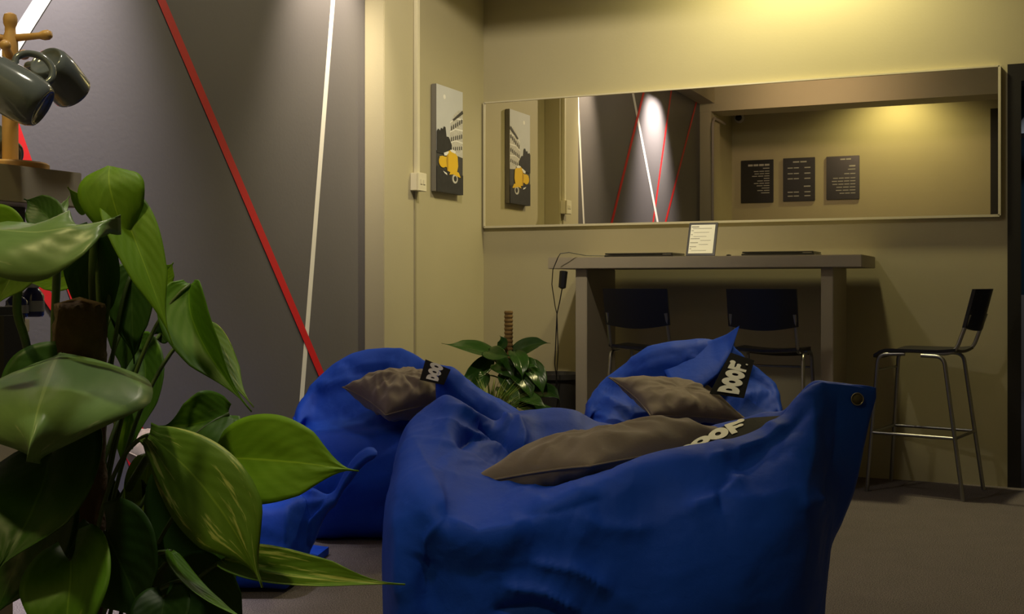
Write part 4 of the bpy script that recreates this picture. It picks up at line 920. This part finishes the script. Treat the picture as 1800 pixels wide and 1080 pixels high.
# broad leaf facing up at the left
LF((105, 622, 1.22), (76, 690, 1.04), (46, 812, .97), .185, fc(.06, .88, .46), 'pale', fold=-.05, curl=.14, seed=27, heart=.9, ac=.40)
LF((120, 655, 1.24), (60, 700, 1.22), (0, 760, 1.20), .10, fc(.0, .4, 1), 'dark', seed=28)
LF((90, 800, 1.12), (60, 890, 1.05), (-10, 1010, 1.00), .135, fc(-.1, .25, 1), 'dark', seed=29, heart=.8)
LF((125, 985, 1.05), (120, 1060, 1.02), (100, 1180, 1.0), .088, fc(-.1, .3, 1), 'mid', seed=30, heart=.9)
LF((185, 935, 1.20), (220, 1010, 1.17), (260, 1110, 1.14), .100, fc(-.05, .3, 1), 'dark', seed=31, heart=.7)
LF((300, 970, 1.16), (350, 1040, 1.12), (450, 1095, 1.08), .028, fc(.55, .75, .15), 'mid', seed=32, fold=.2, heart=.2)
LF((330, 1020, 1.22), (380, 1060, 1.20), (440, 1130, 1.18), .080, fc(-.05, .2, 1), 'dark', seed=33)
LF((290, 1050, 1.12), (280, 1100, 1.10), (262, 1180, 1.08), .060, fc(-.05, .3, 1), 'dark', seed=34)
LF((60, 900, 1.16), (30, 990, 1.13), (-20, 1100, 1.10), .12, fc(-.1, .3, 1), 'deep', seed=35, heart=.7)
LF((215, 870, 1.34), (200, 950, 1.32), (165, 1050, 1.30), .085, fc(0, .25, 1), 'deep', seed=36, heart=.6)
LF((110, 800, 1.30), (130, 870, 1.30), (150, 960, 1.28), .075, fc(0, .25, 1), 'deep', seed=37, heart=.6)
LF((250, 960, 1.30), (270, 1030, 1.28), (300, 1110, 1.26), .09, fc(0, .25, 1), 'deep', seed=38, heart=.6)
# climbing stems
for i, pts in enumerate((((98, 400, 1.28), (100, 470, 1.34), (96, 600, 1.38), (102, 760, 1.38), (120, 1000, 1.38)), ((194, 298, 1.225), (186, 350, 1.26), (168, 410, 1.275), (163, 500, 1.29), (170, 640, 1.36), (180, 820, 1.36), (160, 1060, 1.38)),
                         ((46, 436, 1.19), (36, 480, 1.20), (30, 545, 1.22), (45, 600, 1.25), (62, 680, 1.34), (90, 800, 1.38)), ((175, 780, 1.33), (182, 850, 1.33), (172, 1000, 1.36)), ((262, 800, 1.30), (225, 860, 1.33), (180, 930, 1.36)))):
    q = [P(*p) for p in pts]; sp = []
    for a in range(len(q) - 1):
        p0, p1, p2, p3 = q[max(a - 1, 0)], q[a], q[a + 1], q[min(a + 2, len(q) - 1)]
        for k in range(6): t = k / 6; sp.append(.5 * ((2 * p1) + (p2 - p0) * t + (2 * p0 - 5 * p1 + 4 * p2 - p3) * t * t + (3 * p1 - p0 - 3 * p2 + p3) * t**3))
    MB().tube(sp + [q[-1]], .0048, 8).build('stem', STEM, pl, smooth=True)

# --- small plants in the far corner
cp_ = P(894, 700, 6.15); px_, py_ = cp_.x, cp_.y
pl = empty('potted_plant', (px_, py_, 0), 'dark leafy climbing plant with a brown moss pole in the back corner', 'plant')
autosmooth(MB().lathe([(.10, 0), (.115, .01), (.14, .20), (.147, .202), (.147, .23), (.135, .23), (.02, .20)], Matrix.Translation((px_, py_, 0)), 32).build('pot', POT, pl))
mb = MB(); prof = []
z = .2
while z < .855: prof += [(.021, z), (.024, z + .006), (.024, z + .012), (.021, z + .018)]; z += .022
mb.lathe(prof, Matrix.Translation((px_, py_, 0)), 20); mb.build('moss_pole', simple('coir_pole', (.16, .095, .03), .95, nscale=50, namt=.5), pl, smooth=False)
def LS(b, m_, t, w, face, mat, **kw):
    bb, mm, tt = P(*b), P(*m_), P(*t); zz = max(.24, min(.7, bb.z - .08)); return leaf(pl, bb, mm, tt, w, face, mat, petiole=Vector((px_, py_, zz)), pr=.004, **kw)
for a in (((868, 622, 6.10), (830, 614, 6.0), (776, 604, 5.9), .095, fc(.1, .7, .6), 'dark'), ((905, 622, 6.15), (935, 606, 6.15), (968, 604, 6.12), .07, fc(-.1, .5, .8), 'dark'),
          ((858, 618, 6.0), (875, 624, 5.92), (900, 626, 5.88), .070, fc(0, .5, .9), 'mid'), ((860, 632, 6.1), (835, 655, 6.0), (806, 670, 5.95), .070, fc(.2, .4, .9), 'dark'),
          ((905, 620, 6.0), (915, 640, 5.92), (918, 668, 5.88), .075, fc(.3, .4, .9), 'mid'), ((925, 640, 6.0), (945, 662, 5.92), (955, 700, 5.88), .08, fc(.2, .3, .9), 'dark'),
          ((850, 660, 6.0), (838, 680, 5.95), (822, 700, 5.9), .07, fc(0, .4, .9), 'dark'), ((915, 650, 6.0), (930, 640, 5.95), (948, 650, 5.92), .06, fc(.1, .5, .8), 'dark'), ((885, 660, 5.95), (905, 690, 5.9), (925, 728, 5.86), .07, fc(.1, .4, .9), 'dark'), ((900, 700, 5.9), (950, 722, 5.84), (1000, 726, 5.8), .07, fc(0, .8, .6), 'dark'), ((880, 610, 6.1), (884, 600, 6.1), (878, 590, 6.1), .04, fc(0, .3, 1), 'mid'), ((905, 655, 5.95), (925, 675, 5.9), (935, 710, 5.86), .075, fc(.2, .3, .9), 'mid'),
          ((900, 690, 5.95), (935, 704, 5.85), (962, 716, 5.82), .07, fc(0, .8, .6), 'mid'), ((880, 680, 5.95), (900, 700, 5.85), (905, 730, 5.82), .07, fc(0, .5, .8), 'dark'),
          ((872, 640, 6.0), (890, 650, 5.95), (905, 672, 5.92), .08, fc(0, .5, .8), 'dark'), ((930, 690, 6.0), (965, 690, 5.95), (985, 705, 5.9), .07, fc(0, .6, .8), 'dark')):
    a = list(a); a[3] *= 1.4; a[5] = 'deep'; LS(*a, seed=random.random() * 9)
c = P(862, 720, 5.72)
e = empty('grassy_plant', (c.x, c.y, 0), 'spiky yellow green grassy plant in front of the corner plant', 'plant')
autosmooth(MB().lathe([(.06, 0), (.07, .01), (.085, .31), (.08, .31), (.02, .30)], Matrix.Translation((c.x, c.y, 0)), 28).build('pot', POT, e))
mb = MB(); rnd = random.Random(3)
for i in range(420):
    a = rnd.uniform(0, 2 * PI); el = rnd.uniform(.15, 1.45); L = rnd.uniform(.16, .28); d = Vector((math.cos(a) * math.cos(el), math.sin(a) * math.cos(el), math.sin(el)))
    b0 = Vector((c.x, c.y, .30)) + Vector((math.cos(a), math.sin(a), 0)) * rnd.uniform(0, .05); m1 = b0 + d * L * .6; t1 = b0 + d * L + Vector((math.cos(a), math.sin(a), -1)) * L * .12
    sd = d.cross(UP).normalized() * .0030; mb.add([b0 - sd, b0 + sd, m1 + sd, m1 - sd, t1], [(0, 1, 2, 3), (3, 2, 4)])
o = mb.build('foliage', simple('grass_green', (.17, .22, .035), .6, nscale=10, namt=.4), e)
c = P(978, 720, 6.28)
e = empty('flower_pot', (c.x, c.y, 0), 'dark round plant pot by the left table leg', 'pot')
zt = CH - (656 - 500) / F * 6.28
autosmooth(MB().lathe([(.085, 0), (.095, .01), (.125, zt - .03), (.14, zt - .028), (.14, zt), (.128, zt), (.120, zt - .03), (.02, zt - .04)], Matrix.Translation((c.x, c.y, 0)), 36).build('pot', simple('grey_pot', (.030, .028, .024), .7), e))
mb = MB(); mb.lathe([(.119, zt - .05), (.118, zt - .032), (.01, zt - .028)], Matrix.Translation((c.x, c.y, 0)), 30); mb.build('soil', simple('soil', (.02, .014, .01), .95), e)
